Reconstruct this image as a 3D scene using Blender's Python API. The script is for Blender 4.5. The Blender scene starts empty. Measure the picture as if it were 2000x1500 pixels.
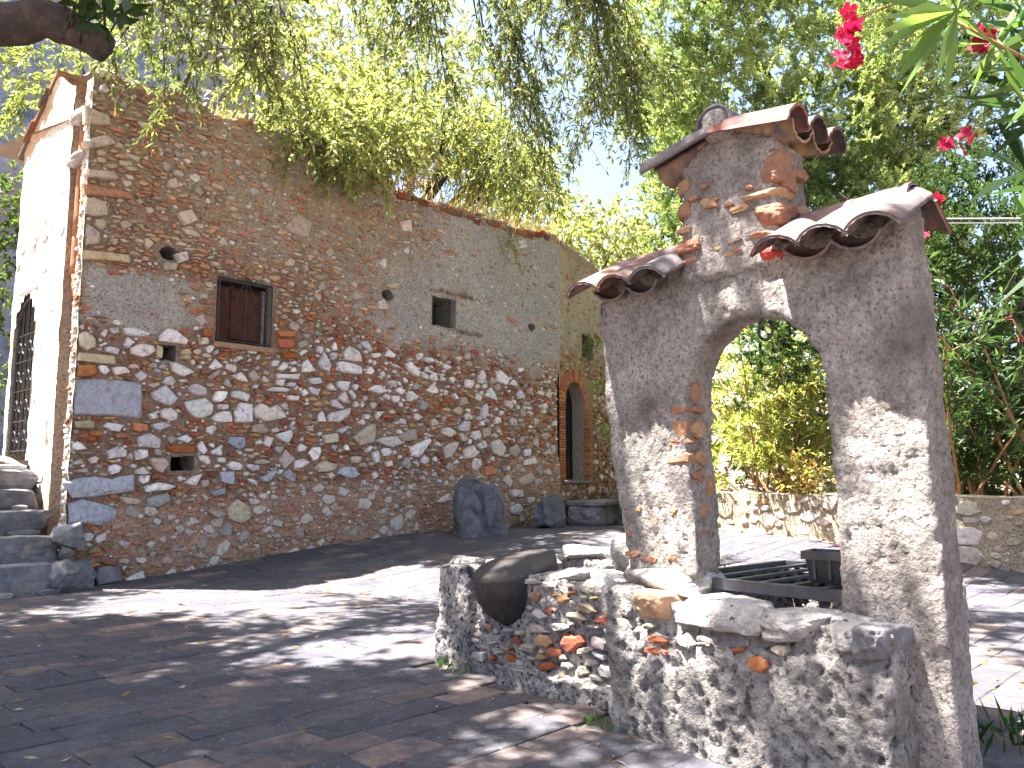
import bpy, bmesh, math, random
import numpy as np
from mathutils import Vector, Matrix
scene = bpy.context.scene
col = scene.collection
rng = np.random.default_rng(7)
R = math.radians

# ------------------------------------------------------------------ camera
cam = bpy.data.objects.new('camera', bpy.data.cameras.new('camera'))
col.objects.link(cam)
cam.location = (0, 0, .72)
cam.rotation_euler = (R(90 + 6.77), 0, 0)
cam.data.sensor_width = 36
cam.data.lens = 28.8
cam.data.clip_start = .05
cam.data.clip_end = 500
scene.camera = cam
# ------------------------------------------------------------------ sky and sun
SUN = Vector((-.40, .012, 1.0)).normalized()          # towards the sun
elev = math.asin(SUN.z)
world = bpy.data.worlds.new('World')
scene.world = world
world.use_nodes = True
wn = world.node_tree
sky = wn.nodes.new('ShaderNodeTexSky')
sky.sky_type = 'NISHITA'
sky.sun_disc = False
sky.sun_elevation = elev
sky.sun_rotation = math.atan2(SUN.x, SUN.y)
sky.dust_density = 4.0
wn.links.new(sky.outputs[0], wn.nodes['Background'].inputs[0])
wn.nodes['Background'].inputs[1].default_value = .052
sl = bpy.data.lights.new('sun', 'SUN')
sl.energy = 5.0
sl.angle = R(.55)
sl.color = (1, .95, .88)
so = bpy.data.objects.new('sun', sl)
so.rotation_euler = SUN.to_track_quat('Z', 'Y').to_euler()
so.location = (-8, -3, 12)
col.objects.link(so)
vs = scene.view_settings
vs.view_transform = 'Standard'
vs.look = 'None'
vs.gamma = 1
vs.use_curve_mapping = False
vs.exposure = 3.2

# ------------------------------------------------------------------ helpers
def tag(o, label=None, cat=None, group=None, kind=None):
    if label: o['label'] = label
    if cat: o['category'] = cat
    if group: o['group'] = group
    if kind: o['kind'] = kind
    return o

def empty(name, loc=(0, 0, 0), **k):
    o = bpy.data.objects.new(name, None)
    o.location = loc
    o.empty_display_size = .1
    col.objects.link(o)
    return tag(o, **k)

def link(name, me, parent=None):
    o = bpy.data.objects.new(name, me)
    col.objects.link(o)
    if parent is not None:
        o.parent = parent
        o.matrix_parent_inverse = Matrix.Translation(-wloc(parent))
    return o

def wloc(o):
    v = Vector(o.location)
    if o.parent is not None and o.type == 'EMPTY':
        v += wloc(o.parent)
    return v if o.type == 'EMPTY' else (wloc_mesh(o))

def wloc_mesh(o):
    return Vector((0, 0, 0))                            # meshes are modelled in world coordinates

def obj(name, v, f, mat, parent=None, colr=None, smooth=False):
    """one mesh object; v in world coordinates, colr = one colour or one per vertex"""
    me = bpy.data.meshes.new(name)
    v = np.asarray(v, dtype=np.float64)
    if isinstance(f, np.ndarray):
        n, k = f.shape
        me.vertices.add(len(v)); me.vertices.foreach_set('co', v.ravel())
        me.loops.add(n * k); me.loops.foreach_set('vertex_index', f.ravel().astype(np.int32))
        me.polygons.add(n); me.polygons.foreach_set('loop_start', np.arange(0, n * k, k, dtype=np.int32))
        me.update(calc_edges=True)
    else:
        me.from_pydata([tuple(p) for p in v], [], f)
    if colr is not None:
        c = np.ones((len(v), 4)); c[:, :3] = np.asarray(colr)[..., :3]
        a = me.color_attributes.new('Col', 'FLOAT_COLOR', 'POINT')
        a.data.foreach_set('color', c.ravel())
    if smooth:
        me.polygons.foreach_set('use_smooth', [True] * len(me.polygons))
    me.materials.append(mat)
    me.validate()
    return link(name, me, parent)

class Pile:
    """collects many small meshes, to be linked as one object"""
    def __init__(s): s.v, s.f, s.c, s.n = [], [], [], 0
    def add(s, v, f, c=(.5, .5, .5)):
        v = np.asarray(v, float); s.v.append(v); s.f += [tuple(i + s.n for i in q) for q in f]
        cc = np.empty((len(v), 3)); cc[:] = c; s.c.append(cc); s.n += len(v)
    def build(s, name, mat, parent=None, smooth=False):
        return obj(name, np.concatenate(s.v), s.f, mat, parent, np.concatenate(s.c), smooth)

# numpy value noise -------------------------------------------------
def _hash(i, j, k, seed):
    h = (i * 374761393 + j * 668265263 + k * 2147483647 + seed * 974711) & 0xffffffff
    h = ((h ^ (h >> 13)) * 1274126177) & 0xffffffff
    h = ((h ^ (h >> 16)) * 2246822519) & 0xffffffff
    return ((h ^ (h >> 15)) & 0xffff) / 65535.0

def vnoise(P, scale, seed=0):
    P = np.atleast_2d(np.asarray(P, float)) * scale
    i = np.floor(P).astype(np.int64); t = P - i; t = t * t * (3 - 2 * t)
    r = 0
    for a in (0, 1):
        for b in (0, 1):
            for c in (0, 1):
                w = (t[:, 0] if a else 1 - t[:, 0]) * (t[:, 1] if b else 1 - t[:, 1]) * (t[:, 2] if c else 1 - t[:, 2])
                r = r + w * _hash(i[:, 0] + a, i[:, 1] + b, i[:, 2] + c, seed)
    return r * 2 - 1

def fbm(P, scale, octs=3, seed=0):
    r = 0; a = 1; n = 0
    for o in range(octs):
        r = r + a * vnoise(P, scale * 2 ** o, seed + o * 17); n += a; a *= .55
    return r / n

def cell(P, scale, seed=0):
    """distance to the nearest of one jittered point per lattice cell"""
    P = np.asarray(P, float) * scale; i = np.floor(P).astype(np.int64); best = np.full(len(P), 9.)
    for a in (-1, 0, 1):
        for b in (-1, 0, 1):
            for c in (-1, 0, 1):
                q = i + (a, b, c)
                ctr = np.stack([q[:, m] + _hash(q[:, 0], q[:, 1], q[:, 2], seed + m * 31) for m in range(3)], 1)
                best = np.minimum(best, np.linalg.norm(P - ctr, axis=1))
    return best

def sstep(a, b, x):
    t = np.clip((x - a) / (b - a), 0, 1); return t * t * (3 - 2 * t)

class Frame:
    def __init__(s, O, D, N=None):
        s.O = np.array([O[0], O[1], O[2] if len(O) > 2 else 0.]); d = np.array([D[0], D[1], 0.]); s.D = d / np.linalg.norm(d)
        s.N = np.array([s.D[1], -s.D[0], 0.]); s.Z = np.array([0, 0, 1.])
    def __call__(s, a, z, d=0.):
        a, z, d = np.broadcast_arrays(np.asarray(a, float), np.asarray(z, float), np.asarray(d, float))
        return s.O + a[..., None] * s.D + z[..., None] * s.Z + d[..., None] * s.N

# ------------------------------------------------------------------ materials
def nodes(name):
    m = bpy.data.materials.new(name); m.use_nodes = True
    t = m.node_tree; b = t.nodes['Principled BSDF']
    return m, t, b

def N(t, kind, **k):
    n = t.nodes.new(kind)
    for a, v in k.items():
        if a[0] == 'i' and a[1:].isdigit(): n.inputs[int(a[1:])].default_value = v
        else: setattr(n, a, v)
    return n

def mat(name, base=None, c2=None, scale=12., detail=6., lo=.35, hi=.65, speck=None, speck_c=(.02, .02, .02), speck_lo=.6, speck_hi=.66,
        var=.35, var_scale=25., bump=.4, bump_scale=90., bump_dist=.01, rough=.9, trans=0., spec=.2, metal=0., big=0., stain=None, stain_c=(.05, .05, .06), stain_lo=.5, stain_hi=.6):
    """base None -> colour attribute Col. World position drives every noise."""
    m, t, b = nodes(name); L = t.links
    pos = N(t, 'ShaderNodeNewGeometry').outputs['Position']
    def noise(sc, det=5., rough_=.6):
        n = N(t, 'ShaderNodeTexNoise'); n.inputs['Scale'].default_value = sc; n.inputs['Detail'].default_value = det
        n.inputs['Roughness'].default_value = rough_; L.new(pos, n.inputs['Vector']); return n.outputs['Fac']
    def rampf(src, a, b_):
        n = N(t, 'ShaderNodeMapRange'); n.inputs[1].default_value = a; n.inputs[2].default_value = b_; L.new(src, n.inputs[0]); return n.outputs[0]
    def mixc(fac, A, B, mode='MIX'):
        n = N(t, 'ShaderNodeMix', data_type='RGBA', blend_type=mode)
        for s, i in ((fac, 0), (A, 6), (B, 7)):
            if isinstance(s, (int, float)): n.inputs[i].default_value = s
            elif isinstance(s, tuple): n.inputs[i].default_value = (*s, 1)
            else: L.new(s, n.inputs[i])
        return n.outputs[2]
    if base is None:
        a = N(t, 'ShaderNodeVertexColor', layer_name='Col'); c = a.outputs['Color']
    elif c2 is None:
        n = N(t, 'ShaderNodeRGB'); n.outputs[0].default_value = (*base, 1); c = n.outputs[0]
    else:
        c = mixc(rampf(noise(scale, detail), lo, hi), base, c2)
    if var:
        f = rampf(noise(var_scale, 6, .7), .25, .75)
        n = N(t, 'ShaderNodeMapRange'); n.inputs[3].default_value = 1 - var; n.inputs[4].default_value = 1 + var; L.new(f, n.inputs[0])
        n2 = N(t, 'ShaderNodeVectorMath', operation='SCALE'); L.new(c, n2.inputs[0]); L.new(n.outputs[0], n2.inputs['Scale']); c = n2.outputs[0]
    if stain:
        c = mixc(rampf(noise(stain, 5, .65), stain_lo, stain_hi), c, stain_c)
    if speck:
        c = mixc(rampf(noise(speck, 3, .5), speck_lo, speck_hi), c, speck_c)
    L.new(c, b.inputs['Base Color'])
    b.inputs['Roughness'].default_value = rough; b.inputs['Specular IOR Level'].default_value = spec; b.inputs['Metallic'].default_value = metal
    if bump:
        bn = N(t, 'ShaderNodeBump'); bn.inputs['Strength'].default_value = bump; bn.inputs['Distance'].default_value = bump_dist
        h = noise(bump_scale, 6, .7)
        if big:
            n = N(t, 'ShaderNodeMath', operation='ADD'); L.new(h, n.inputs[0]); L.new(noise(bump_scale * .25, 4), n.inputs[1]); h = n.outputs[0]
        L.new(h, bn.inputs['Height']); L.new(bn.outputs[0], b.inputs['Normal'])
    if trans:
        tr = N(t, 'ShaderNodeBsdfTranslucent'); L.new(c, tr.inputs[0])
        g = N(t, 'ShaderNodeVectorMath', operation='MULTIPLY'); L.new(c, g.inputs[0]); g.inputs[1].default_value = (1.35, 1.4, .75); L.new(g.outputs[0], tr.inputs[0])
        mx = N(t, 'ShaderNodeMixShader'); mx.inputs[0].default_value = trans; L.new(b.outputs[0], mx.inputs[1]); L.new(tr.outputs[0], mx.inputs[2])
        L.new(mx.outputs[0], t.nodes['Material Output'].inputs[0])
    return m

M = dict(
    stone=mat('limestone', None, var=.28, var_scale=30, bump=.5, bump_scale=60, bump_dist=.012, stain=18, stain_c=(.24, .19, .15), stain_lo=.53, stain_hi=.72, speck=75, speck_c=(.14, .12, .11), speck_lo=.62, speck_hi=.7),
    brick=mat('old_brick', None, var=.4, var_scale=35, bump=.6, bump_scale=80),
    mortar=mat('lime_mortar', None, var=.45, var_scale=40, bump=.8, bump_scale=45, bump_dist=.02, big=1, speck=70, speck_c=(.09, .075, .06), speck_lo=.58, speck_hi=.66),
    white=mat('whitewashed_plaster', (.82, .76, .66), (.62, .5, .38), scale=3, lo=.48, hi=.72, var=.2, var_scale=18, bump=.5, bump_scale=25, bump_dist=.02),
    plaster=mat('well_plaster', (.52, .47, .43), (.31, .275, .255), scale=3.2, lo=.36, hi=.66, var=.45, var_scale=50, bump=1., bump_scale=60, bump_dist=.028, big=1,
                speck=110, speck_c=(.15, .135, .13), speck_lo=.52, speck_hi=.70, stain=5, stain_c=(.16, .135, .12), stain_lo=.46, stain_hi=.74),
    pitted=mat('pitted_stone', (.46, .42, .39), (.25, .225, .215), scale=7, lo=.40, hi=.66, var=.35, var_scale=45, bump=1., bump_scale=50, bump_dist=.03, big=1,
               speck=50, speck_c=(.075, .07, .07), speck_lo=.54, speck_hi=.68, stain=6, stain_c=(.22, .20, .19), stain_lo=.48, stain_hi=.68),
    trough=mat('trough_stone', (.42, .37, .33), (.20, .19, .2), scale=9, lo=.4, hi=.62, var=.4, var_scale=50, bump=.9, bump_scale=50, bump_dist=.02, big=1,
               speck=60, speck_c=(.04, .04, .045), speck_lo=.52, speck_hi=.66, stain=10, stain_c=(.07, .07, .078), stain_lo=.52, stain_hi=.68),
    marble=mat('pale_capstone', (.50, .475, .445), (.32, .28, .25), scale=9, lo=.42, hi=.66, var=.35, var_scale=34, bump=.9, bump_scale=38, bump_dist=.025, big=1, speck=40, speck_c=(.12, .11, .11), speck_lo=.62, speck_hi=.7),
    darkrock=mat('dark_rock', (.15, .15, .175), (.085, .085, .10), scale=4, var=.5, var_scale=20, bump=.8, bump_scale=22, bump_dist=.03, stain=9, stain_c=(.26, .22, .2), stain_lo=.6, stain_hi=.74, rough=.75),
    bowl=mat('blackened_stone', (.022, .022, .026), (.05, .04, .034), scale=8, var=.4, var_scale=25, bump=.5, bump_scale=40, stain=10, stain_c=(.22, .18, .15), stain_lo=.66, stain_hi=.74, rough=.6),
    stepstone=mat('step_stone', (.24, .235, .25), (.13, .128, .14), scale=6, var=.35, var_scale=25, bump=.8, bump_scale=35, bump_dist=.02, stain=7, stain_c=(.3, .25, .2), stain_lo=.55, stain_hi=.7),
    tile=mat('terracotta_tile', None, var=.35, var_scale=30, bump=.4, bump_scale=70, stain=16, stain_c=(.09, .08, .085), stain_lo=.44, stain_hi=.64, speck=60, speck_c=(.22, .2, .18), speck_lo=.66, speck_hi=.73),
    pipe=mat('terracotta_pipe', (.40, .17, .08), (.25, .11, .06), scale=8, var=.3, bump=.3),
    iron=mat('black_iron', (.018, .018, .022), var=.3, bump=.2, rough=.45, spec=.5),
    steel=mat('weathered_iron', (.045, .047, .058), (.03, .028, .03), scale=12, var=.3, bump=.2, rough=.4, spec=.5),
    plastic=mat('black_plastic', (.014, .015, .019), var=.2, bump=.1, rough=.38, spec=.5),
    wood=mat('brown_shutter', (.075, .022, .012), (.04, .014, .01), scale=10, var=.3, bump=.3, rough=.55),
    dark=mat('interior_shade', (.012, .011, .010), var=0, bump=0),  # near-black colour standing in for the shade inside openings
    paver=mat('worn_paver', None, var=.4, var_scale=22, bump=.6, bump_scale=70, bump_dist=.008, stain=5, stain_c=(.055, .052, .064), stain_lo=.46, stain_hi=.62, speck=65, speck_c=(.16, .14, .13), speck_lo=.64, speck_hi=.7),
    earth=mat('earth', (.16, .13, .11), (.25, .19, .15), scale=3, var=.4, var_scale=30, bump=.7, bump_scale=50, bump_dist=.02),
    joint=mat('paving_bed', (.07, .062, .065), (.12, .10, .095), scale=8, var=.4, var_scale=40, bump=.6, bump_scale=60),
    cliff=mat('cliff_rock', (.26, .29, .38), (.42, .44, .50), scale=1.2, lo=.4, hi=.6, var=.5, var_scale=4, bump=1., bump_scale=6, bump_dist=.2, big=1),  # blue of haze and sky-lit shade put into the rock colour
    leaf=mat('leaf', None, var=.15, var_scale=6, bump=0, rough=.45, trans=.42, spec=.35),
    needle=mat('scale_foliage', None, var=.15, var_scale=6, bump=0, rough=.6, trans=.38, spec=.2),
    petal=mat('petal', None, var=.1, bump=0, rough=.6, trans=.4),
    bark=mat('bark', (.085, .065, .055), (.04, .032, .03), scale=14, var=.4, var_scale=30, bump=1., bump_scale=30, bump_dist=.02),
    stem=mat('oleander_stem', (.30, .16, .075), (.20, .12, .06), scale=9, var=.3, bump=.3),
    wire=mat('wire', (.4, .4, .42), var=0, bump=0, rough=.4, metal=.6),
)

# ------------------------------------------------------------------ shapes
BOXF = [(0, 3, 2, 1), (4, 5, 6, 7), (0, 1, 5, 4), (1, 2, 6, 5), (2, 3, 7, 6), (3, 0, 4, 7)]
def box8(fr, a0, a1, z0, z1, d0, d1):
    """box in a frame: along, height, depth (positive = outward)"""
    return np.array([fr(a, z, d) for d in (d0, d1) for a, z in ((a0, z0), (a1, z0), (a1, z1), (a0, z1))])

def bevbox(fr, a0, a1, z0, z1, d0, d1, b=.004, jit=0., seed=0):
    """box whose outward face is bevelled, edges jittered"""
    r = np.random.default_rng(seed)
    P = [(a0, z0), (a1, z0), (a1, z1), (a0, z1)]
    ca, cz = (a0 + a1) / 2, (z0 + z1) / 2
    v = []
    J = r.uniform(-jit, jit, (4, 2))
    for dd, k in ((d0, 0), (d1 - b, 0), (d1, b)):
        for (a, z), j in zip(P, J):
            v.append(fr(a + j[0] - math.copysign(k, a - ca), z + j[1] - math.copysign(k, z - cz), dd))
    f = []
    for k in (0, 4):
        for i in range(4):
            f.append((k + i, k + (i + 1) % 4, k + 4 + (i + 1) % 4, k + 4 + i))
    f.append((8, 9, 10, 11))
    return np.array(v), f

def tube(pts, rad, n=6, closed=False):
    pts = [Vector(p) for p in pts]; m = len(pts)
    rad = [rad] * m if isinstance(rad, (int, float)) else list(rad)
    v, f = [], []
    ref = Vector((0, 0, 1))
    for i, p in enumerate(pts):
        t = (pts[min(i + 1, m - 1)] - pts[max(i - 1, 0)])
        if t.length < 1e-9: t = Vector((0, 0, 1))
        t.normalize()
        if abs(t.dot(ref)) > .95: ref = Vector((1, 0, 0))
        x = t.cross(ref).normalized(); y = t.cross(x)
        ref = -(t.cross(x)) if False else ref
        for k in range(n):
            a = 2 * math.pi * k / n
            v.append(p + (x * math.cos(a) + y * math.sin(a)) * rad[i])
    for i in range(m - 1):
        for k in range(n):
            f.append((i * n + k, i * n + (k + 1) % n, (i + 1) * n + (k + 1) % n, (i + 1) * n + k))
    f.append(tuple(range(n - 1, -1, -1))); f.append(tuple((m - 1) * n + k for k in range(n)))
    return np.array([tuple(p) for p in v]), f

def voxel_solid(solids, voxel, disp=None, smooth=1):
    """solids: list of (verts, faces) closed; returns remeshed, displaced verts and quads"""
    bm = bmesh.new()
    for v, f in solids:
        vv = [bm.verts.new(tuple(p)) for p in v]
        for q in f:
            try: bm.faces.new([vv[i] for i in q])
            except ValueError: pass
    bmesh.ops.recalc_face_normals(bm, faces=bm.faces[:])
    bmesh.ops.triangulate(bm, faces=bm.faces[:])
    me = bpy.data.meshes.new('tmp'); bm.to_mesh(me); bm.free()
    o = bpy.data.objects.new('tmp', me); col.objects.link(o)
    md = o.modifiers.new('r', 'REMESH'); md.mode = 'VOXEL'; md.voxel_size = voxel
    if smooth:
        ms = o.modifiers.new('s', 'SMOOTH'); ms.factor = .5; ms.iterations = smooth
    dg = bpy.context.evaluated_depsgraph_get()
    me2 = bpy.data.meshes.new_from_object(o.evaluated_get(dg))
    bpy.data.objects.remove(o)
    n = len(me2.vertices); v = np.empty(n * 3); me2.vertices.foreach_get('co', v); v = v.reshape(-1, 3)
    nr = np.empty(n * 3); me2.vertices.foreach_get('normal', nr); nr = nr.reshape(-1, 3)
    f = [tuple(p.vertices) for p in me2.polygons]
    if disp is not None: v = v + nr * disp(v)[:, None]
    bpy.data.meshes.remove(me2); bpy.data.meshes.remove(me)
    return v, f

def prism(fr, poly, d0, d1):
    n = len(poly)
    v = np.array([fr(a, z, d) for d in (d0, d1) for a, z in poly])
    f = [tuple(range(n - 1, -1, -1)), tuple(range(n, 2 * n))] + [(i, (i + 1) % n, n + (i + 1) % n, n + i) for i in range(n)]
    return v, f

_ico = {}
def ico(sub):
    if sub not in _ico:
        bm = bmesh.new(); bmesh.ops.create_icosphere(bm, subdivisions=sub, radius=1)
        _ico[sub] = (np.array([tuple(v.co) for v in bm.verts]), np.array([[v.index for v in f.verts] for f in bm.faces])); bm.free()
    return _ico[sub]

def lump(c, size, D=(1, 0, 0), sub=3, boxy=.5, amp=.12, nscale=2.2, seed=0, facet=0., planes=9):
    """irregular stone: squared-off icosphere, noisy; size = half extents along D, across, up"""
    v, f = ico(sub); v = v.copy()
    p = 2 + 6 * boxy
    k = (np.abs(v) ** p).sum(1) ** (1 / p); v = v / k[:, None]
    v *= (1 + amp * fbm(v + seed * 3.7, nscale, 3, seed))[:, None]
    if facet:
        r = np.random.default_rng(seed)
        for _ in range(planes):
            d = r.normal(size=3); d /= np.linalg.norm(d); h = r.uniform(.6, .85)
            s = v @ d; v = v - np.where(s > h, (s - h) * facet, 0)[:, None] * d
    v *= size
    d = np.array([D[0], D[1], 0.]); d /= np.linalg.norm(d); q = np.array([-d[1], d[0], 0])
    return np.asarray(c) + v[:, :1] * d + v[:, 1:2] * q + v[:, 2:] * np.array([0, 0, 1.]), f

# ------------------------------------------------------------------ rubble masonry
PAL = dict(w=[(.60, .57, .57), (.66, .63, .61), (.52, .50, .52), (.60, .54, .50)], t=[(.42, .36, .31), (.36, .30, .25), (.45, .37, .30)],
           b=[(.34, .35, .42), (.40, .41, .47), (.30, .31, .36)], y=[(.42, .33, .20), (.45, .37, .24)], o=[(.38, .13, .06), (.42, .17, .085), (.31, .10, .05), (.36, .16, .09)],
           r=[(.33, .10, .05), (.38, .13, .06), (.25, .08, .045), (.35, .19, .10), (.20, .10, .065), (.40, .24, .13), (.28, .20, .14)], g=[(.30, .29, .28), (.36, .33, .29)])
def pal(k, r):
    c = np.array(PAL[k][r.integers(len(PAL[k]))]); return np.clip(c * r.uniform(.82, 1.18) + r.normal(0, .01, 3), .02, .8)

def chip(fr, poly, d0, h, r, dome=.8):
    """one stone or brick set in a wall: polygon in wall coordinates, proud by h over depth d0"""
    P = np.array(poly); c = P.mean(0); n = len(P)
    rings = [(1.0, -.03), (1.0, h * .45), (.90, h * .88), (.62, h)]
    v = []
    ext = np.ptp(P, axis=0).max(); tilt = r.normal(0, .05, 2) * min(1., .06 / ext)
    for k, dd in rings:
        q = c + (P - c) * k
        jd = r.normal(0, h * .09, n) if dd > 0 else 0
        v.append(fr(q[:, 0], q[:, 1], d0 + dd + jd + ((q - c) @ tilt if dd > 0 else 0)))
    v.append(fr(c[0], c[1], d0 + h * (1 + .1 * dome))[None])
    f = []
    for a in range(3):
        for i in range(n): f.append((a * n + i, a * n + (i + 1) % n, (a + 1) * n + (i + 1) % n, (a + 1) * n + i))
    for i in range(n): f.append((3 * n + i, 3 * n + (i + 1) % n, 4 * n))
    return np.concatenate(v), f

def roughen(P, r, amt):
    """add a jittered midpoint on the longer edges and knock the corners about"""
    out = []; n = len(P); P = np.array(P, float)
    for i in range(n):
        a, b = P[i], P[(i + 1) % n]; e = b - a; l = np.linalg.norm(e); out.append(a + r.normal(0, amt * .4, 2))
        if l > .05:
            nn = np.array([e[1], -e[0]]) / l
            out.append(a + e * r.uniform(.35, .65) + nn * r.uniform(-.25, 1.) * amt)
    return np.array(out)

def blobpoly(r, s, z, w, h, n, rot=0., sq=0.):
    a = (np.arange(n) + r.uniform(-.36, .36, n)) / n * 2 * np.pi
    rr = r.uniform(.72, 1.1, n)
    x, y = np.cos(a), np.sin(a)
    if sq:
        k = np.maximum(np.abs(x), np.abs(y)); x, y = x / (k * sq + (1 - sq)), y / (k * sq + (1 - sq))
    x = x * rr * w; y = y * rr * h
    return np.stack([s + x * math.cos(rot) - y * math.sin(rot), z + x * math.sin(rot) + y * math.cos(rot)], 1)

class Packer:
    """keeps stones from overlapping: 1 cm occupancy raster"""
    def __init__(s, a0, a1, z0, z1, res=.01):
        s.a0, s.z0, s.res = a0, z0, res; s.w = int((a1 - a0) / res) + 1; s.h = int((z1 - z0) / res) + 1
        s.m = np.zeros((s.h, s.w), bool)
    def mask(s, P, grow=0.):
        c = P.mean(0); Q = c + (P - c) * (1 + grow / max(.02, np.abs(P - c).max()))
        lo = np.floor((Q.min(0) - (s.a0, s.z0)) / s.res).astype(int) ; hi = np.ceil((Q.max(0) - (s.a0, s.z0)) / s.res).astype(int) + 1
        lo = np.maximum(lo, 0); hi = np.minimum(hi, (s.w, s.h))
        if (hi <= lo).any(): return None
        X, Y = np.meshgrid((np.arange(lo[0], hi[0]) + .5) * s.res + s.a0, (np.arange(lo[1], hi[1]) + .5) * s.res + s.z0)
        ins = np.zeros(X.shape, bool); n = len(Q)
        for i in range(n):
            (x1, y1), (x2, y2) = Q[i], Q[(i + 1) % n]
            if y1 == y2: continue
            cr = ((y1 > Y) != (y2 > Y)) & (X < (x2 - x1) * (Y - y1) / (y2 - y1) + x1); ins ^= cr
        return lo, hi, ins
    def put(s, P, force=False, grow=.004):
        k = s.mask(P, grow)
        if k is None: return False
        lo, hi, ins = k; w = s.m[lo[1]:hi[1], lo[0]:hi[0]]
        if not force and (w & ins).any(): return False
        if not ins.any(): return False
        w |= ins; return True

def emit(fr, pieces, parent, limit=300, names=('stone', 'brick')):
    """pieces: (kind, poly, depth, height, colour). The largest become parts, the rest one mesh of their kind."""
    r = np.random.default_rng(3)
    for kind, nm, rest, mt in (('s', names[0], 'small_stones', M['stone']), ('b', names[1], 'brick_fragments', M['brick'])):
        L = [p for p in pieces if p[0] == kind]
        L.sort(key=lambda p: -np.prod(np.ptp(p[1], axis=0)))
        pile = Pile()
        for i, (k, P, d, h, c) in enumerate(L):
            v, f = chip(fr, P, d, h, r)
            if i < limit: obj(nm, v, f, mt, parent, c)
            else: pile.add(v, f, c)
        if pile.n: tag(pile.build(rest, mt, parent), kind='stuff')

# ------------------------------------------------------------------ the lie of the land
def gz(x, y):
    return .24 * sstep(5.2, 7.9, np.asarray(y, float))

FW = Frame((-2.975, 5.527), (.68, .733))               # long wall of the house: along, outward = towards the terrace
FG = Frame((-2.975, 5.527), (-.733, .68)); FG.N = -FG.N  # end wall with the gate, runs back to the left
FA = Frame((.5386, 9.314), (.42, .907))                # annex wall
P0 = np.array([.281, 2.47, 0.])
FU = Frame((.281, 2.47), (.673, -.74)); FU.N = -FU.N     # well: along to the right, depth positive = into the well
def WL(u, z, v): return FU(u, z, v)

def ground():
    xs = np.concatenate([np.linspace(-120, -9, 12), np.linspace(-8, 9, 60), np.linspace(10, 120, 12)])
    ys = np.concatenate([np.linspace(-60, -2, 8), np.linspace(-1, 14, 60), np.linspace(15, 220, 16)])
    X, Y = np.meshgrid(xs, ys)
    Z = gz(X, Y) - .02 + .01 * fbm(np.stack([X.ravel(), Y.ravel(), 0 * X.ravel()], 1), .9, 3).reshape(X.shape)
    v = np.stack([X, Y, Z], -1).reshape(-1, 3); n, m = X.shape
    i = np.arange(n * m).reshape(n, m)
    f = np.stack([i[:-1, :-1], i[:-1, 1:], i[1:, 1:], i[1:, :-1]], -1).reshape(-1, 4)
    tag(obj('ground', v, f, M['earth'], smooth=True), kind='structure')
ground()

def paving():
    # bed of the terrace
    r = np.random.default_rng(5)
    a = np.linspace(-4.2, 5.1, 70); b = np.linspace(-.02, 7.2, 55)
    A, B = np.meshgrid(a, b); P = FW(A, 0, B); P[..., 2] = gz(P[..., 0], P[..., 1]) - .006
    i = np.arange(A.size).reshape(A.shape)
    f = np.stack([i[:-1, :-1], i[:-1, 1:], i[1:, 1:], i[1:, :-1]], -1).reshape(-1, 4)
    bed = tag(obj('terrace_floor', P.reshape(-1, 3), f, M['joint'], smooth=True), kind='structure')
    L = []
    ph, pw = .135, .27
    for row in range(52):
        b0 = .03 + row * ph
        off = r.uniform(0, pw) if row % 2 else r.uniform(0, pw)
        a0 = -4.1 + off
        while a0 < 5.0:
            w = pw * r.uniform(.82, 1.15)
            p = FW(a0 + w / 2, 0, b0 + ph / 2)
            x, y = p[0], p[1]
            q = p - P0; u = q @ FU.D; v = q @ FU.N
            under = (-1.05 < u < .85 and .1 < v < .9)
            if y > 1.75 and abs(x) < .72 * y + .35 and not under:
                L.append((x * x + y * y, a0, a0 + w, b0, b0 + ph))
            a0 += w
    L.sort()
    pile = Pile()
    for k, (d, a0, a1, b0, b1) in enumerate(L):
        g = r.uniform(.0006, .0022)
        pts = np.array([(a0 + g, b0 + g), (a1 - g, b0 + g), (a1 - g, b1 - g), (a0 + g, b1 - g)]) + r.normal(0, .0022, (4, 2))
        c = pts.mean(0)
        lift = r.uniform(-.001, .0018); tl = r.normal(0, .0035, 2)
        vs_ = []
        for s_, dz in ((1, -.03), (1, .0015), (.965, .0045)):
            qq = c + (pts - c) * (s_ if dz < .003 else np.array([1 - .009 / (a1 - a0), 1 - .009 / (b1 - b0)]))
            W = FW(qq[:, 0], 0, qq[:, 1]); W[:, 2] = gz(W[:, 0], W[:, 1]) + dz + lift + (qq - c) @ tl
            vs_.append(W)
        v = np.concatenate(vs_)
        f = [(i + k4, (i + 1) % 4 + k4, (i + 1) % 4 + 4 + k4, i + 4 + k4) for k4 in (0, 4) for i in range(4)] + [(8, 9, 10, 11)]
        t = r.random()
        cc = np.array((.098, .094, .106)) if t < .66 else np.array((.155, .125, .118)) if t < .84 else np.array((.078, .078, .094)) if t < .95 else np.array((.22, .165, .145))
        near = fbm(np.array([[c[0], c[1], 0]]), .7, 2, 9)[0]
        cc = cc * .74 * r.uniform(.85, 1.15) * (1 + .22 * near)
        if k < 300: obj('paver', v, f, M['paver'], bed, cc)
        else: pile.add(v, f, cc)
    tag(pile.build('far_pavers', M['paver'], bed), kind='stuff')
paving()

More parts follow.
